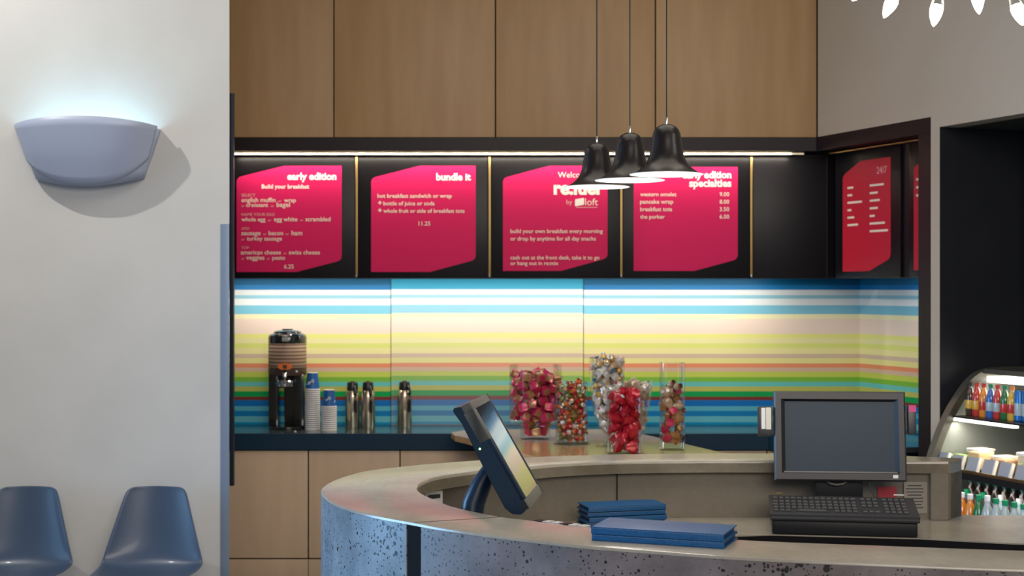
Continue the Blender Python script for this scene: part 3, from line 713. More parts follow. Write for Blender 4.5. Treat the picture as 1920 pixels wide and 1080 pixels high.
# ================================================================== CHANDELIER
ch = thing('branching_chandelier', 'black branching chandelier with bare candle bulbs at the top right', 'chandelier', (1.25, 4.0, 2.98))
cc = Vector((1.25, 4.0, 2.98))
def bulb_at(tipdir, L, arm=True):
    d = tipdir.normalized(); T = Matrix.Translation(d*L) @ d.to_track_quat('Z', 'Y').to_matrix().to_4x4()
    q = MB(); q.tube([(0,0,0), d*(L+0.005)], 0.004, M_plblack, 8); a = q.build('arm', ch)
    q = MB(); q.lathe([(0, 0), (0.012, 0), (0.012, 0.055), (0, 0.055)], M_plblack, 14, T=T); sc = q.build('socket', ch)
    q = MB(); q.lathe([(0.009, 0.055), (0.014, 0.065), (0.0175, 0.080), (0.0185, 0.092)], M_glass, 18, T=T); q.lathe([(0.0, 0.083), (0.0150, 0.084), (0.0183, 0.092), (0.0175, 0.106), (0.013, 0.122), (0.007, 0.136), (0.002, 0.143), (0, 0.144)], M_bulb, 18, T=T); q.build('bulb', ch)
tips = [((1598, 2), 3.9), ((1657, 34), 4.0), ((1750, 50), 3.95), ((1836, 27), 4.05), ((1918, 48), 3.9), ((1935, 10), 4.1)]
for (x, y), Y in tips:
    p = at(x, y, Y) - cc; bulb_at(p, p.length-0.144)
for k in range(16):
    a = k*2.4; e = (0.15, 0.6, 1.1)[k % 3]; d = Vector((math.cos(a)*math.cos(e), math.sin(a)*math.cos(e), math.sin(e))); bulb_at(d, 0.27)
q = MB(); q.lathe([(0, -0.05), (0.03, -0.04), (0.045, 0), (0.03, 0.04), (0, 0.05)], M_plblack, 20); q.build('hub', ch)
q = MB(); q.tube([(0,0,0.04), (0,0,CE-2.98)], 0.006, M_plblack, 10); q.build('stem', ch)
point('chandelier_light', (1.25, 4.0, 2.62), 6, (1.0, 0.93, 0.82), 0.15)

# ================================================================== SCONCE
SX = (170-960)/F*LW
sc = thing('wall_sconce', 'wide white ceramic uplight sconce on the pale wall', 'wall lamp', (SX, LW, 2.45))
NU = 41
def sec(w, dep, zc, off=0.0, arch=0.0, p=2.7):
    row_ = []
    for i in range(NU):
        a = math.pi*i/(NU-1); cx_, sx_ = math.cos(a), math.sin(a)
        x = -(w+off)*math.copysign(abs(cx_)**(2/p), cx_); y = -(dep+off)*abs(sx_)**(2/p)
        row_.append((x, y, zc + arch*(1-(x/(w+off))**2)))
    return row_
def shell(levels, off=0.0):
    return [sec(w, d, z, off, ar) for w, d, z, ar in levels]
LV = [(0.268, 0.10, -0.128, -0.040), (0.286, 0.135, -0.075, -0.026), (0.310, 0.175, -0.01, -0.012), (0.334, 0.21, 0.065, 0.008), (0.352, 0.235, 0.120, 0.030)]
q = MB(); q.grid(shell(LV), M_ceramic); bo = q.build('bowl', sc, ang=60)
m_ = bo.modifiers.new('thick', 'SOLIDIFY'); m_.thickness = 0.008; m_.offset = -1
q = MB()      # bottom plate closes the bowl
bt = sec(0.268, 0.10, -0.128, -0.004, -0.040); mid = [(x*0.01, y*0.01-0.001, -0.14) for x, y, z in bt]; q.grid([bt, mid], M_ceramic)
q.build('base_plate', sc, ang=60)
# front shield with a rounded lower edge, a centimetre proud of the bowl
def lvl(z):
    for a, c in zip(LV, LV[1:]):
        if z <= c[2]: break
    f = (z-a[2])/(c[2]-a[2]); return tuple(a[k]+(c[k]-a[k])*f for k in range(4))
P = []
for r_ in range(9):
    row_ = []
    for i in range(3, NU-3):
        xx = abs(i-(NU-1)/2)/((NU-1)/2-3); zlo = -0.124 + 0.095*xx**2.2
        z = zlo + (0.128-zlo)*r_/8; w_, d_, zz, ar = lvl(z); s_ = sec(w_, d_, z, 0.008, ar); row_.append(s_[i])
    P.append(row_)
q = MB(); q.grid(P, M_ceramic); so_ = q.build('front_shield', sc, ang=60); m_ = so_.modifiers.new('thick', 'SOLIDIFY'); m_.thickness = 0.006; m_.offset = -1
q = MB(); q.tube([(-0.14, -0.09, 0.02), (0.14, -0.09, 0.02)], 0.012, mat('lit_cool_tube', (1,1,1), 0.4, emit=(0.75, 0.95, 1.0), es=8), 12); q.build('lamp_tube', sc)
area('sconce_uplight', (SX, LW-0.10, 2.46), (0.50, 0.08), 2.3, (0.42, 0.88, 1.0), rot=(R(180+12), 0, 0))

# ================================================================== CHAIRS
def chair():
    t = thing('shell_chair', '', 'chair', (0, 0, 0), 0, 'slate blue shell chairs against the wall')
    prof = [(0.812, 0.0, 0.105), (0.806, -0.001, 0.132), (0.790, -0.003, 0.150), (0.74, -0.010, 0.165), (0.66, -0.022, 0.188), (0.58, -0.034, 0.212), (0.50, -0.050, 0.235), (0.435, -0.085, 0.247),
            (0.408, -0.15, 0.248), (0.402, -0.25, 0.243), (0.408, -0.34, 0.236), (0.415, -0.42, 0.222), (0.408, -0.46, 0.205), (0.385, -0.485, 0.18)]
    P = []
    for k, (z, y, w) in enumerate(prof):
        bk = min(1, max(0, (z-0.41)/0.06)); row_ = []
        for i in range(25):
            s = -1 + 2*i/24; row_.append((s*w, y - 0.055*bk*s*s*min(1, 0.4+k*0.12), z + 0.035*(1-bk)*abs(s)**2.6 * (1 if k < 11 else 0.5)))
        P.append(row_)
    q = MB(); q.grid(P, M_chair); o = q.build('seat_shell', t, ang=80); m = o.modifiers.new('t', 'SOLIDIFY'); m.thickness = 0.009; m.offset = -1
    m = o.modifiers.new('s', 'SUBSURF'); m.levels = 1; m.render_levels = 1
    for sx in (-1, 1):
        for sy in (-0.08, -0.40):
            q = MB(); q.tube([(sx*0.10, -0.25 + (sy+0.25)*0.5, 0.392), (sx*0.21, sy + (0.06 if sy > -0.2 else -0.02), 0.0)], 0.008, M_chrome, 10); q.build('leg', t)
    q = MB(); q.tube([(-0.11, -0.18, 0.385), (0.11, -0.18, 0.385)], 0.007, M_chrome); q.tube([(-0.11, -0.32, 0.385), (0.11, -0.32, 0.385)], 0.007, M_chrome); q.build('seat_bracket', t)
    return t
c0 = chair(); c0.location = ((290-960)/F*7.03, 7.10, 0); c0['label'] = 'slate blue moulded shell chair beside the corner guard, second from the picture edge'
dup(c0, ((48-960)/F*7.03, 7.10, 0), 0, 'slate blue moulded shell chair at the left picture edge, under the sconce')

# ================================================================== COFFEE DISPENSER
def cpos(x, base=803): return gp(x, base, CT)
x, y = cpos(539, 803)
cd = thing('coffee_dispenser', 'tall black and brown insulated coffee dispenser on its stand', 'coffee dispenser', (x, y, CT), 0)
M_brown = mat('printed_brown_band', (0.34, 0.22, 0.15), 0.5); n, l, bb = NT(M_brown)
tc = texco(M_brown, (60, 60, 26)); wv = n.new('ShaderNodeTexWave'); wv.wave_type = 'BANDS'; wv.bands_direction = 'Z'; wv.inputs['Scale'].default_value = 0.55; wv.inputs['Distortion'].default_value = 0.6; wv.inputs['Detail'].default_value = 3
tc2 = texco(M_brown, (1, 1, 1)); mpx = n.new('ShaderNodeMapping'); mpx.inputs['Scale'].default_value = (1, 1, 26); l.new(tc2, mpx.inputs[0]); l.new(mpx.outputs[0], wv.inputs['Vector'])
l.new(ramp(M_brown, wv.outputs['Fac'], [(0.3, (0.16, 0.09, 0.06)), (0.6, (0.42, 0.29, 0.20))]), bb.inputs['Base Color'])
M_dbrown = mat('dark_brown_plastic', (0.055, 0.030, 0.022), 0.35); M_gblack = mat('gloss_black', (0.008, 0.010, 0.010), 0.12, coat=0.5)
q = MB(); q.lathe([(0, 0), (0.115, 0), (0.117, 0.008), (0.112, 0.016), (0.0, 0.018)], M_gblack, 36); q.build('drip_base', cd)
q = MB()
for s in (-1, 1): q.box((s*0.080, 0.0, 0.18), (0.060, 0.12, 0.33), M_gblack, 0.012)
q.box((0, 0.055, 0.30), (0.20, 0.05, 0.10), M_gblack, 0.01); q.box((0.025, 0.04, 0.17), (0.10, 0.05, 0.31), M_gblack, 0.01); q.build('stand', cd)
q = MB(); q.lathe([(0, 0.335), (0.116, 0.335), (0.119, 0.345), (0.119, 0.385), (0, 0.386)], M_dbrown, 40); q.build('collar', cd)
q = MB(); q.lathe([(0.116, 0.385), (0.118, 0.388), (0.118, 0.535), (0.116, 0.538), (0, 0.538)], M_brown, 40); q.build('tank', cd)
q = MB(); q.lathe([(0.119, 0.536), (0.120, 0.565), (0.116, 0.583), (0.105, 0.592), (0.088, 0.597), (0.085, 0.607), (0.070, 0.614), (0.035, 0.618), (0.034, 0.624), (0, 0.625)], M_gblack, 40); ld = q.build('lid', cd)
q = MB(); q.box((0.0, -0.105, 0.588), (0.085, 0.015, 0.014), M_chrome, 0.006); q.build('lid_handle', ld)
q = MB(); q.box((0.005, -0.119, 0.562), (0.042, 0.006, 0.026), mat('grey_badge', (0.35, 0.35, 0.36), 0.4), 0.004); q.build('badge', ld)
q = MB(); q.lathe([(0, 0), (0.028, 0), (0.028, 0.006), (0, 0.006)], mat('orange_label', (0.75, 0.17, 0.02), 0.5), 24, T=TR(0.003, -0.117, 0.393) @ Matrix.Rotation(R(90), 4, 'X') @ Matrix.Diagonal((1.6, 0.75, 1, 1))); q.box((0.003, -0.1245, 0.393), (0.024, 0.003, 0.022), M_dbrown); q.build('flavour_label', cd)
q = MB(); q.tube([(0.003, -0.10, 0.36), (0.003, -0.125, 0.355), (0.003, -0.135, 0.33), (0.003, -0.135, 0.29)], [0.014, 0.014, 0.012, 0.010], M_chrome, 14); q.lathe([(0, 0.355), (0.009, 0.355), (0.012, 0.375), (0, 0.377)], M_plblack, 12, T=TR(0.003, -0.13, 0)); q.build('tap', cd)
q = MB(); q.lathe([(0.0, 0.268), (0.052, 0.27), (0.056, 0.300), (0.050, 0.308), (0, 0.308)], M_chrome, 24, T=TR(0.0, -0.085, 0)); q.box((-0.04, -0.137, 0.290), (0.02, 0.004, 0.016), M_blue); q.build('nozzle_guard', cd)
q = MB(); q.lathe([(0, 0), (0.007, 0), (0.006, 0.004), (0, 0.004)], M_white, 14, T=TR(0.072, -0.096, 0.362) @ Matrix.Rotation(R(90), 4, 'X')); q.build('vent_button', cd)

# ---------------------------------------------------------------- paper cups (upside-down stacks)
M_cupblue = mat('cup_blue', (0.006, 0.10, 0.34), 0.45); M_cupwhite = mat('cup_white', (0.84, 0.79, 0.72), 0.5)
def cup():
    t = thing('paper_cup', '', 'paper cup', (0, 0, 0), 0)
    q = MB(); q.lathe([(0.044, 0.004), (0.0335, 0.104), (0.0335, 0.106)], M_cupblue, 28); q.build('cup_wall', t)
    q = MB(); q.lathe([(0.0335, 0.1055), (0.0335, 0.1095), (0.030, 0.1095), (0.030, 0.1045), (0, 0.1045)], M_cupwhite, 28); q.build('cup_base', t)
    q = MB(); q.lathe([(0.0438, 0.0088), (0.0470, 0.0086), (0.0482, 0.0045), (0.0472, 0.0004), (0.044, 0.0)], M_cupwhite, 28); q.build('rim', t)
    q = MB(); q.tube([(0.0395*math.sin(a)*1.0+0.0, -0.0395*math.cos(a), 0.05+z_) for a, z_ in [(-0.5, 0.0), (-0.3, -0.006), (-0.1, 0.004), (0.05, 0.014), (0.25, 0.016), (0.35, 0.006), (0.2, -0.002), (0.05, 0.006)]], 0.0022, M_cupwhite, 6); q.build('logo_squiggle', t)
    return t
c_ = None
for nm, px, py, N in (('taller', 586, 804, 20), ('shorter', 617, 806, 12)):
    x, y = gp(px, py, CT)
    for k in range(N):
        z = CT + 0.0128*k
        if k == N-1: lb = 'blue paper cup crowning the %s upside-down stack, its wall fully in view' % nm
        elif k == 0: lb = 'lowest paper cup of the %s stack, standing on the steel counter' % nm
        else: lb = 'paper cup nested in the %s stack, only its white rim showing' % nm
        if c_ is None:
            c_ = cup(); c_.location = (x, y, z); c_['label'] = lb; c_['group'] = 'cups in the %s stack' % nm
        else: dup(c_, (x, y, z), random.uniform(-0.1, 0.1) if k == N-1 else random.uniform(0, 6), lb, 'cups in the %s stack' % nm)

# ---------------------------------------------------------------- steel flasks
def flask():
    t = thing('vacuum_flask', '', 'vacuum flask', (0, 0, 0), 0, 'steel vacuum flasks on the counter')
    q = MB(); q.lathe([(0, 0), (0.043, 0), (0.0455, 0.004), (0.0455, 0.196), (0.044, 0.212), (0.038, 0.228), (0.033, 0.236), (0, 0.236)], M_steel, 36); q.build('body', t)
    q = MB(); q.lathe([(0.034, 0.234), (0.035, 0.24), (0.033, 0.280), (0.030, 0.287), (0.014, 0.289), (0.013, 0.293), (0, 0.294)], M_plblack, 28); q.build('cap', t)
    q = MB(); q.tube([(0.018, -0.030, 0.262), (0.022, -0.048, 0.245), (0.023, -0.054, 0.22), (0.023, -0.052, 0.16), (0.023, -0.048, 0.105), (0.023, -0.042, 0.10)], [0.009, 0.010, 0.010, 0.010, 0.009, 0.006], M_plblack, 12); q.build('handle', t)
    return t
fl = flask(); x, y = gp(661, 802, CT); fl.location = (x, y, CT); fl['label'] = 'brushed steel vacuum flask, nearest to the paper cups'
x, y = gp(690, 802, CT); dup(fl, (x, y, CT), 0, 'brushed steel vacuum flask, right one of the touching pair')
x, y = gp(758.5, 801, CT); dup(fl, (x, y, CT), 0.25, 'brushed steel vacuum flask standing alone on the counter')

# ================================================================== CANDY JARS
def jar(label, px, py, prof, name='glass_jar', th=0.004, seg=40, base=None, rz=0, cat='jar'):
    x, y = gp(px, py, PZ)
    t = thing(name, label, cat, (x, y, PZ), rz)
    rt, zt = prof[-1]; lip = [(rt+0.001, zt+0.001), (rt+0.0005, zt+0.0025), (rt-0.0025, zt+0.002), (rt-0.003, zt-0.001)]
    q = MB(); q.lathe([(0, prof[0][1])] + prof + lip, M_glass, seg); q.build('glass_body', t)
    if base: q = MB(); q.lathe(base, M_glass, seg); q.build('foot', t)
    return t, x, y
def pack(radius_at, z0, z1, r, n, tries=26, dome=0.0):
    n = int(n*1.5)
    pts = []
    for _ in range(n):
        best = None
        for k in range(tries):
            zt = z1; R0 = None
            a = random.uniform(0, 2*math.pi); f = random.random()**0.4
            # drop
            z = z0
            for it in range(60):
                Rm = radius_at(z) - r*0.85
                if Rm <= 0: z += r*0.3; continue
                px_, py_ = Rm*f*math.cos(a), Rm*f*math.sin(a)
                hit = False
                for (qx, qy, qz) in pts:
                    if (px_-qx)**2 + (py_-qy)**2 + (z-qz)**2 < (1.55*r)**2: hit = True; break
                if not hit: break
                z += r*0.3
            if best is None or z < best[2]: best = (px_, py_, z)
        if best[2] > z1 + dome*(1 - (math.hypot(best[0], best[1])/max(1e-3, radius_at(z1)))**2): break
        pts.append(best)
    return pts
def wrapped(cm, wm, r, kind):
    q = MB()
    if kind == 'cube':
        q.box((0, 0, 0), (r*1.25, r*1.25, r*1.25), cm, r*0.18); q.box((0, 0, 0), (r*1.5, r*0.95, r*0.95), wm, r*0.15)
        for s in (-1, 1): q.grid([[(s*r*0.7, r*0.15*math.cos(a), r*0.15*math.sin(a)) for a in [i*math.pi/4 for i in range(8)]], [(s*r*1.05, r*0.55*math.cos(a)*(1 if i_ % 2 else 0.7), r*0.5*math.sin(a)) for i_, a in enumerate([i*math.pi/4 for i in range(8)])]], M_wrap, closed=True)
    elif kind == 'ball':
        q.lathe([(0, -r*0.7), (r*0.5, -r*0.5), (r*0.72, 0), (r*0.5, r*0.5), (0, r*0.7)], cm, 10)
        for s in (-1, 1): q.lathe([(r*0.12, s*r*0.6), (r*0.5, s*r*1.05), (r*0.35, s*r*1.1)], wm, 8)
    else:   # crinkled sachet
        P = []
        for i in range(7):
            row_ = []
            for j in range(10):
                a = 2*math.pi*j/10 + (i % 2)*0.3; w_ = [0.75, 0.65, 0.9, 0.95, 0.9, 0.65, 0.55][i]; d_ = [0.08, 0.35, 0.62, 0.7, 0.62, 0.35, 0.08][i]
                k_ = 1 + 0.20*math.sin(7*i+5*j*1.3) + random.uniform(-0.13, 0.13)
                row_.append((r*w_*math.cos(a)*k_, r*d_*math.sin(a)*k_, r*(-1.05+0.35*i)))
            P.append(row_)
        q.grid(P, cm, closed=True)
        for e in (P[0], P[-1]): q.bm.faces.new([q.bm.verts.new(p) for p in e])
        if wm: q.box((0, -r*0.62, r*0.1), (r*0.5, r*0.06, r*0.5), wm, T=None)
    q.mi(cm)
    return q.mesh('candy', True, 40 if kind != 'sachet' else 22)
def fill(root, x, y, pts, meshes, name, label, cat, group):
    for (a, b_, z) in pts:
        o = bpy.data.objects.new(name, random.choice(meshes)); COL.objects.link(o)
        o.location = (x+a, y+b_, PZ+z); o.rotation_euler = (random.uniform(-0.5, 0.5) if name == 'pink_wrapped_cube' else random.uniform(0, 6), random.uniform(-0.5, 0.5) if name == 'pink_wrapped_cube' else random.uniform(0, 6), random.uniform(0, 6))
        tag(o, label, cat, group)
foil = lambda n_, c: mat(n_, c, 0.22, 0.25, coat=0.4)
C_pink = foil('pink_foil', (0.62, 0.03, 0.13)); C_tan = foil('caramel_foil', (0.42, 0.22, 0.09)); C_wh = foil('white_foil', (0.75, 0.72, 0.68)); C_or = foil('orange_foil', (0.65, 0.17, 0.03))
C_gr = foil('olive_foil', (0.22, 0.26, 0.05)); C_red = foil('red_foil', (0.50, 0.012, 0.03)); C_br = foil('brown_foil', (0.16, 0.07, 0.03)); C_ye = foil('yellow_foil', (0.70, 0.45, 0.12)); C_bl = foil('blue_foil', (0.08, 0.25, 0.45)); C_beige = foil('beige_wrapper', (0.52, 0.38, 0.26))
def interp(P):
    def f(z):
        for (r0, z0), (r1, z1) in zip(P, P[1:]):
            if z0 <= z <= z1: return (r0 + (r1-r0)*(z-z0)/max(1e-6, z1-z0)) - 0.005
        return P[-1][0]-0.005 if z > P[-1][1] else P[0][0]-0.005
    return f
# jar 1, wide cylinder over narrow foot
p1 = [(0.083, 0.0), (0.085, 0.02), (0.085, 0.086), (0.090, 0.092), (0.140, 0.094), (0.147, 0.10), (0.148, 0.415)]
t, x, y = jar('wide glass jar stepping in to a narrow foot, filled with pink cube candies', 1004, 823, p1)
f1 = interp([(0.085, 0.0), (0.085, 0.092), (0.147, 0.094), (0.147, 0.42)])
cubes = [wrapped(C_pink, C_tan, 0.036, 'cube'), wrapped(C_pink, C_tan, 0.036, 'cube'), wrapped(C_tan, C_pink, 0.036, 'cube')]
fill(t, x, y, pack(lambda z: 0.085 if z < 0.12 else 0.147, 0.042, 0.385, 0.036, 80), cubes, 'pink_wrapped_cube', 'pink foil cube candy inside the wide stepped glass jar', 'candy', 'cube candies in the wide stepped jar')
# jar 2
p2 = [(0.088, 0.012), (0.089, 0.02), (0.089, 0.335)]
t, x, y = jar('straight glass jar on a round disc foot, full of small orange and red candies', 1072, 832, p2, base=[(0, 0), (0.098, 0), (0.101, 0.004), (0.098, 0.010), (0.085, 0.012), (0, 0.012)])
fill(t, x, y, pack(lambda z: 0.085, 0.035, 0.325, 0.0215, 120, 18, 0.03), [wrapped(a, c, 0.0215, k) for a, c, k in ((C_or, C_wh, 'ball'), (C_red, C_tan, 'ball'), (C_gr, C_wh, 'ball'), (C_br, C_or, 'ball'), (C_tan, C_gr, 'ball'), (C_or, C_red, 'ball'), (C_wh, C_red, 'ball'))], 'small_twist_candy', 'small twist-wrapped candy inside the disc-footed jar', 'candy', 'twist candies in the disc-footed jar')
# jar 3 tall tapered footed vase
p3 = [(0.012, 0.03), (0.018, 0.06), (0.045, 0.11), (0.070, 0.17), (0.088, 0.25), (0.095, 0.33), (0.096, 0.475)]
t, x, y = jar('tallest glass vase tapering down to a thin stem, heaped with pale candies', 1138, 836, p3, base=[(0, 0), (0.06, 0), (0.062, 0.003), (0.02, 0.008), (0.010, 0.015), (0.010, 0.032), (0, 0.032)])
fill(t, x, y, pack(interp(p3), 0.085, 0.45, 0.025, 110, 14, 0.06), [wrapped(a, c, 0.026, k) for a, c, k in ((C_wh, C_ye, 'sachet'), (C_ye, C_wh, 'ball'), (C_beige, C_wh, 'sachet'), (C_beige, C_bl, 'ball'), (C_wh, C_bl, 'sachet'), (C_wh, C_pink, 'sachet'))], 'pale_wrapped_candy', 'pale paper-wrapped candy in the tallest tapering vase', 'candy', 'pale candies in the tallest vase')
# jar 4 red
p4 = [(0.088, 0.0), (0.0895, 0.006), (0.0895, 0.315)]
t, x, y = jar('squat glass cylinder at the front packed with red wrapped candies', 1170, 850, p4)
fill(t, x, y, pack(lambda z: 0.085, 0.040, 0.285, 0.034, 60, 20, 0.03), [wrapped(C_red, C_wh, 0.038, 'sachet'), wrapped(C_red, C_pink, 0.038, 'sachet'), wrapped(C_red, None, 0.038, 'sachet')], 'red_wrapped_candy', 'red crinkle-wrapped candy in the front glass cylinder', 'candy', 'red candies in the front cylinder')
# jar 5 flared
p5 = [(0.045, 0.0), (0.050, 0.01), (0.075, 0.14), (0.098, 0.27), (0.108, 0.335)]
t, x, y = jar('flared glass vase half hidden behind the red candy cylinder', 1189, 828, p5)
fill(t, x, y, pack(interp(p5), 0.05, 0.31, 0.030, 50, 14, 0.03), [wrapped(C_wh, C_beige, 0.031, 'sachet'), wrapped(C_pink, C_wh, 0.031, 'sachet'), wrapped(C_beige, C_wh, 0.031, 'sachet')], 'pink_and_white_candy', 'pink or white wrapped candy in the flared vase', 'candy', 'candies in the flared vase')
# jar 6 tall narrow
p6 = [(0.066, 0.0), (0.0675, 0.006), (0.0675, 0.455)]
t, x, y = jar('tall narrow glass cylinder nearest the large monitor, not quite full', 1260.5, 843, p6)
fill(t, x, y, pack(lambda z: 0.064, 0.055, 0.365, 0.028, 60, 14, 0.0), [wrapped(C_tan, C_beige, 0.031, 'sachet'), wrapped(C_beige, C_wh, 0.031, 'sachet'), wrapped(C_pink, C_tan, 0.031, 'cube'), wrapped(C_br, C_tan, 0.031, 'ball'), wrapped(C_beige, C_br, 0.031, 'ball')], 'brown_wrapped_candy', 'caramel or pink wrapped candy in the tall narrow cylinder', 'candy', 'candies in the tall narrow cylinder')

# ================================================================== DISPLAY FRIDGE
F0 = 1.29
def FP(s, n, z): return SW(F0 + s, n, z)
fg = thing('display_fridge', 'open-front refrigerated display case with curved side frame in the dark alcove', 'display fridge', FP(0.5, 0.2, 0))
FL = 1.25
def fext(poly, s0, s1, m, name, **k):  # poly in (n,z) extruded along the case
    b = bmesh.new(); A = [b.verts.new(FP(s0, n_, z_)) for n_, z_ in poly]; C = [b.verts.new(FP(s1, n_, z_)) for n_, z_ in poly]
    b.faces.new(A); b.faces.new(C[::-1]); n_ = len(poly)
    for i in range(n_): b.faces.new((A[i], A[(i+1)%n_], C[(i+1)%n_], C[i]))
    bmesh.ops.recalc_face_normals(b, faces=b.faces)
    q = MB(); q.merge(b, m); return loc(q.build(name, fg, ang=30, **k), fg)
arc = [tuple(p) for p in smoothcurve([(-0.20, 0.0), (-0.20, 0.45), (-0.175, 0.72), (-0.12, 0.92), (-0.04, 1.09), (0.05, 1.22), (0.14, 1.31), (0.25, 1.350), (0.45, 1.355), (0.80, 1.355)], 60)]
inn = []
for i, p in enumerate(arc):
    a = Vector(arc[max(0, i-1)]); c = Vector(arc[min(59, i+1)]); d = (c-a).normalized(); inn.append((p[0] + d[1]*0.040, p[1] - d[0]*0.040))
fext(arc + inn[::-1], -0.03, 0.02, M_olive, 'end_frame')
fext(arc + inn[::-1], FL, FL+0.05, M_olive, 'end_frame')
fext([p for p in inn] + [(0.80, 0.0)], -0.028, -0.015, M_liner, 'end_panel')
fext([p for p in inn] + [(0.80, 0.0)], FL+0.02, FL+0.03, M_liner, 'end_panel')
fext([(0.76, 0), (0.80, 0), (0.80, 1.355), (0.76, 1.355)], -0.03, FL, M_liner, 'back_panel')
fext([(0.20, 1.325), (0.20, 1.35), (0.80, 1.355), (0.80, 1.33)], 0.02, FL, M_olive, 'top_lid')
fext([(-0.19, 0), (-0.19, 0.47), (-0.16, 0.50), (0.76, 0.50), (0.76, 0)], 0.02, FL, M_olive, 'base_tub')
fext([(0.0, 1.098), (0.0, 1.108), (0.76, 1.108), (0.76, 1.098)], 0.02, FL, M_plblack, 'upper_shelf')
fext([(-0.09, 0.800), (-0.09, 0.845), (0.76, 0.88), (0.76, 0.80)], 0.02, FL, M_plblack, 'middle_shelf')
fext([(-0.094, 0.835), (-0.094, 0.850), (-0.085, 0.850), (-0.085, 0.835)], 0.02, FL, M_steel, 'shelf_edge')
fext([(0.50, 0.50), (0.50, 1.098), (0.52, 1.098), (0.52, 0.50)], 0.02, FL, M_liner, 'inner_back')
fext([(0.02, 1.080), (0.02, 1.096), (0.05, 1.096), (0.05, 1.080)], 0.0, 0.47, M_tube, 'shelf_light')
fext([(0.22, 1.28), (0.22, 1.31), (0.34, 1.31), (0.34, 1.28)], 0.02, FL, M_tube, 'top_light')
for nm_, s_, n_, z_, sz_, e_ in (('fridge_top_light', 0.5, 0.24, 1.27, 0.10, 3.0), ('fridge_shelf_light', 0.45, 0.04, 1.07, 0.05, 4.5), ('fridge_low_light', 0.45, -0.07, 0.79, 0.04, 0.8)):
    o = area(nm_, FP(s_, n_, z_), (0.9, sz_), e_, (1.0, 0.95, 0.85)); o.rotation_euler = (0, 0, rzs)
def bottle(name, capc, liq, lab, H=0.24, r=0.033):
    t = thing(name, '', 'bottle', (0,0,0), 0)
    k = H/0.24
    q = MB(); q.lathe([(0, 0), (r*0.9, 0), (r, 0.008*k), (r, 0.125*k), (r*0.93, 0.15*k), (r*0.6, 0.185*k), (r*0.42, 0.20*k), (r*0.42, 0.215*k), (0, 0.215*k)], liq, 20); q.build('body', t)
    q = MB(); q.lathe([(r*0.47, 0.212*k), (r*0.47, 0.238*k), (0, 0.24*k)], capc, 16); q.build('cap', t)
    if lab: q = MB(); q.lathe([(r*1.01, 0.05*k), (r*1.02, 0.052*k), (r*1.02, 0.11*k), (r*1.01, 0.112*k)], lab, 20); q.build('label_band', t)
    return t
G = lambda n_, c, r_=0.15: mat(n_, c, r_, coat=0.6)
B_or = G('orange_juice', (0.75, 0.25, 0.03)); B_red = G('red_drink', (0.55, 0.04, 0.03)); B_yel = G('yellow_drink', (0.70, 0.42, 0.06)); B_blu = G('blue_drink', (0.03, 0.14, 0.45)); B_grn = G('green_glass', (0.02, 0.16, 0.05)); B_wat = G('clear_water_plastic', (0.42, 0.50, 0.52)); B_dk = G('dark_drink', (0.06, 0.03, 0.02))
K_g = mat('green_cap', (0.0, 0.25, 0.10), 0.4); K_w = mat('white_cap', (0.8, 0.8, 0.8), 0.4); K_r = mat('red_cap', (0.6, 0.03, 0.02), 0.4); K_k = mat('black_cap', (0.02, 0.02, 0.02), 0.4); K_o = mat('orange_cap', (0.8, 0.25, 0.03), 0.4)
# top shelf juice bottles, front row then second row
top = [('dark amber', K_k, B_dk, B_yel), ('red', K_r, B_red, B_yel), ('orange', K_r, B_or, B_red), ('blue', K_g, B_blu, B_wat), ('crimson', K_r, B_red, B_wat), ('green', K_g, B_grn, B_red), ('yellow', K_o, B_yel, B_red)]
s = 0.035
for k, (cn, cp, lq, lb) in enumerate(top):
    t = bottle('juice_bottle', cp, lq, lb, 0.175, 0.0255); t.location = FP(s, 0.10, 1.108)
    t['label'] = cn + ' juice bottle on the top fridge shelf, ' + ('nearest the curved frame' if k == 0 else 'place %s along the front row' % ['', 'two', 'three', 'four', 'five', 'six', 'seven'][k]); t['group'] = 'juice bottles on the top fridge shelf'; s += 0.0545
M_can = mat('blue_can', (0.02, 0.16, 0.45), 0.25, 0.3); M_silver = mat('silver_can_lid', (0.6, 0.6, 0.6), 0.3, 1.0)
def can():
    t = thing('drink_can', '', 'can', (0, 0, 0), 0, 'blue cans on the top fridge shelf')
    q = MB(); q.lathe([(0.020, 0), (0.026, 0.006), (0.026, 0.148), (0.023, 0.155)], M_can, 22); q.build('body', t)
    q = MB(); q.lathe([(0.023, 0.155), (0.0235, 0.158), (0.021, 0.156), (0, 0.155)], M_silver, 22); q.build('lid', t); 
    q = MB(); q.lathe([(0.0262, 0.03), (0.0264, 0.032), (0.0264, 0.09), (0.0262, 0.092)], B_wat, 22); q.build('label_band', t); return t
cn0 = None
for k in range(6):
    lb = 'tall blue drink can on the top fridge shelf, %s' % ['next to the yellow bottle', 'second after the yellow bottle', 'third after the yellow bottle', 'fourth after the yellow bottle', 'fifth after the yellow bottle', 'last after the yellow bottle'][k]
    if cn0 is None: cn0 = can(); cn0.location = FP(s, 0.10, 1.108); cn0['label'] = lb
    else: dup(cn0, FP(s, 0.10, 1.108), 0, lb)
    s += 0.056
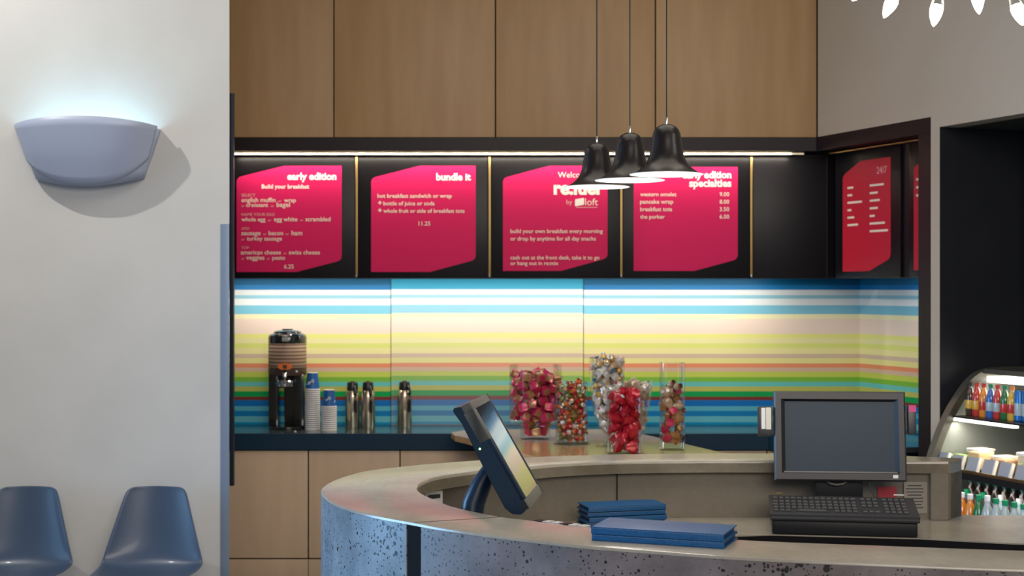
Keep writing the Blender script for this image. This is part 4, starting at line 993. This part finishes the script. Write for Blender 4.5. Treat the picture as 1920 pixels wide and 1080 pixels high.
# low shelf: back row on a riser, front row
rw = MB()
b = None
fext([(0.02, 0.50), (0.02, 0.555), (0.50, 0.555), (0.50, 0.50)], 0.02, FL, M_plblack, 'riser')
protos = {}
def lowrow(n_, z_, seq, lbl, grp, s0, ds):
    s = s0
    for k, key_ in enumerate(seq):
        if key_ not in protos:
            cp, lq, lb, H, rr = {'o': (K_w, B_or, None, 0.235, 0.031), 'g': (K_g, B_grn, None, 0.24, 0.031), 'w': (K_g, B_wat, None, 0.24, 0.031), 'd': (K_k, B_dk, B_red, 0.235, 0.031), 'p': (K_w, B_wat, B_red, 0.245, 0.031), 'G': (K_g, B_dk, B_grn, 0.24, 0.031)}[key_]
            protos[key_] = bottle('drink_bottle', cp, lq, lb, H, rr); t = protos[key_]; t.location = FP(s, n_, z_)
        else: t = dup(protos[key_], FP(s, n_, z_))
        what = {'o': 'orange juice bottle with white cap', 'g': 'green bottle with green cap', 'w': 'clear water bottle with green cap', 'd': 'dark bottle with black cap', 'p': 'clear red-banded bottle with white cap', 'G': 'dark bottle with green cap'}[key_]
        t['label'] = what + lbl; t['group'] = grp + ', ' + {'o':'orange','g':'green','w':'water','d':'dark','p':'white capped','G':'green capped'}[key_]
        s += ds
lowrow(-0.095, 0.50, 'oogpwwwwww', ' in the front row of the lowest fridge shelf', 'front row of the low fridge shelf', 0.215, 0.066)
lowrow(-0.020, 0.50, 'GdGdpdpdod', ' in the second row of the lowest fridge shelf', 'second row of the low fridge shelf', 0.16, 0.066)
lowrow(0.055, 0.556, 'GGGGGGGGGG', ' in the rear row of the lowest fridge shelf', 'rear row of the low fridge shelf', 0.10, 0.066)
# price tags
M_tag = mat('grey_price_card', (0.36, 0.38, 0.42), 0.45)
for k in range(8):
    p = FP(0.045+0.122*k, -0.098, 0.853)
    t = thing('price_card', 'grey price card on the middle fridge shelf, ' + ['first from the curved frame', 'second from the curved frame', 'third from the curved frame', 'fourth from the curved frame', 'fifth from the curved frame', 'sixth from the curved frame', 'seventh from the curved frame', 'eighth from the curved frame'][k], 'price card', p, rzs, 'price cards on the middle fridge shelf')
    T = Matrix.Rotation(R(-18), 4, 'X')
    q = MB(); q.box((0, 0, 0.036), (0.082, 0.004, 0.070), M_tag, 0.001, T=T); q.build('card', t)
    q = MB(); q.box((0.044, 0.006, 0.036), (0.008, 0.018, 0.074), M_cupwhite, 0.002, T=T); q.build('holder', t)
# food packs
packs = [('green salad tub', (0.30, 0.42, 0.10)), ('pale green salad tub', (0.55, 0.55, 0.25)), ('sandwich pack', (0.62, 0.42, 0.20)), ('white snack pack', (0.75, 0.72, 0.62)), ('brown snack pack', (0.35, 0.2, 0.10)), ('cream snack pack', (0.7, 0.6, 0.42))]
for k in range(11):
    nm, c = packs[k % 6] if k < 6 else packs[(k+2) % 6]
    row2 = k % 2
    t = thing('food_pack', '', 'food pack', FP(0.06+0.095*k, 0.0 + 0.07*row2, 0.852 if not row2 else 0.856), rzs, 'food packs on the middle fridge shelf')
    t['label'] = nm + ' on the middle fridge shelf, ' + ('behind price card %s' % ['one', 'two', 'two and three', 'three', 'four', 'five', 'five and six', 'six', 'seven', 'seven and eight', 'eight'][k])
    h_ = 0.055 + 0.018*(k % 3)
    q = MB(); q.box((0, 0, h_/2), (0.085, 0.10, h_), mat('food_%d' % (k % 6), c, 0.5), 0.014, seg=3); q.build('contents', t)
    q = MB(); q.box((0, 0, h_+0.008), (0.092, 0.108, 0.018), M_cupwhite if k % 2 else M_glass, 0.006); q.build('lid', t)
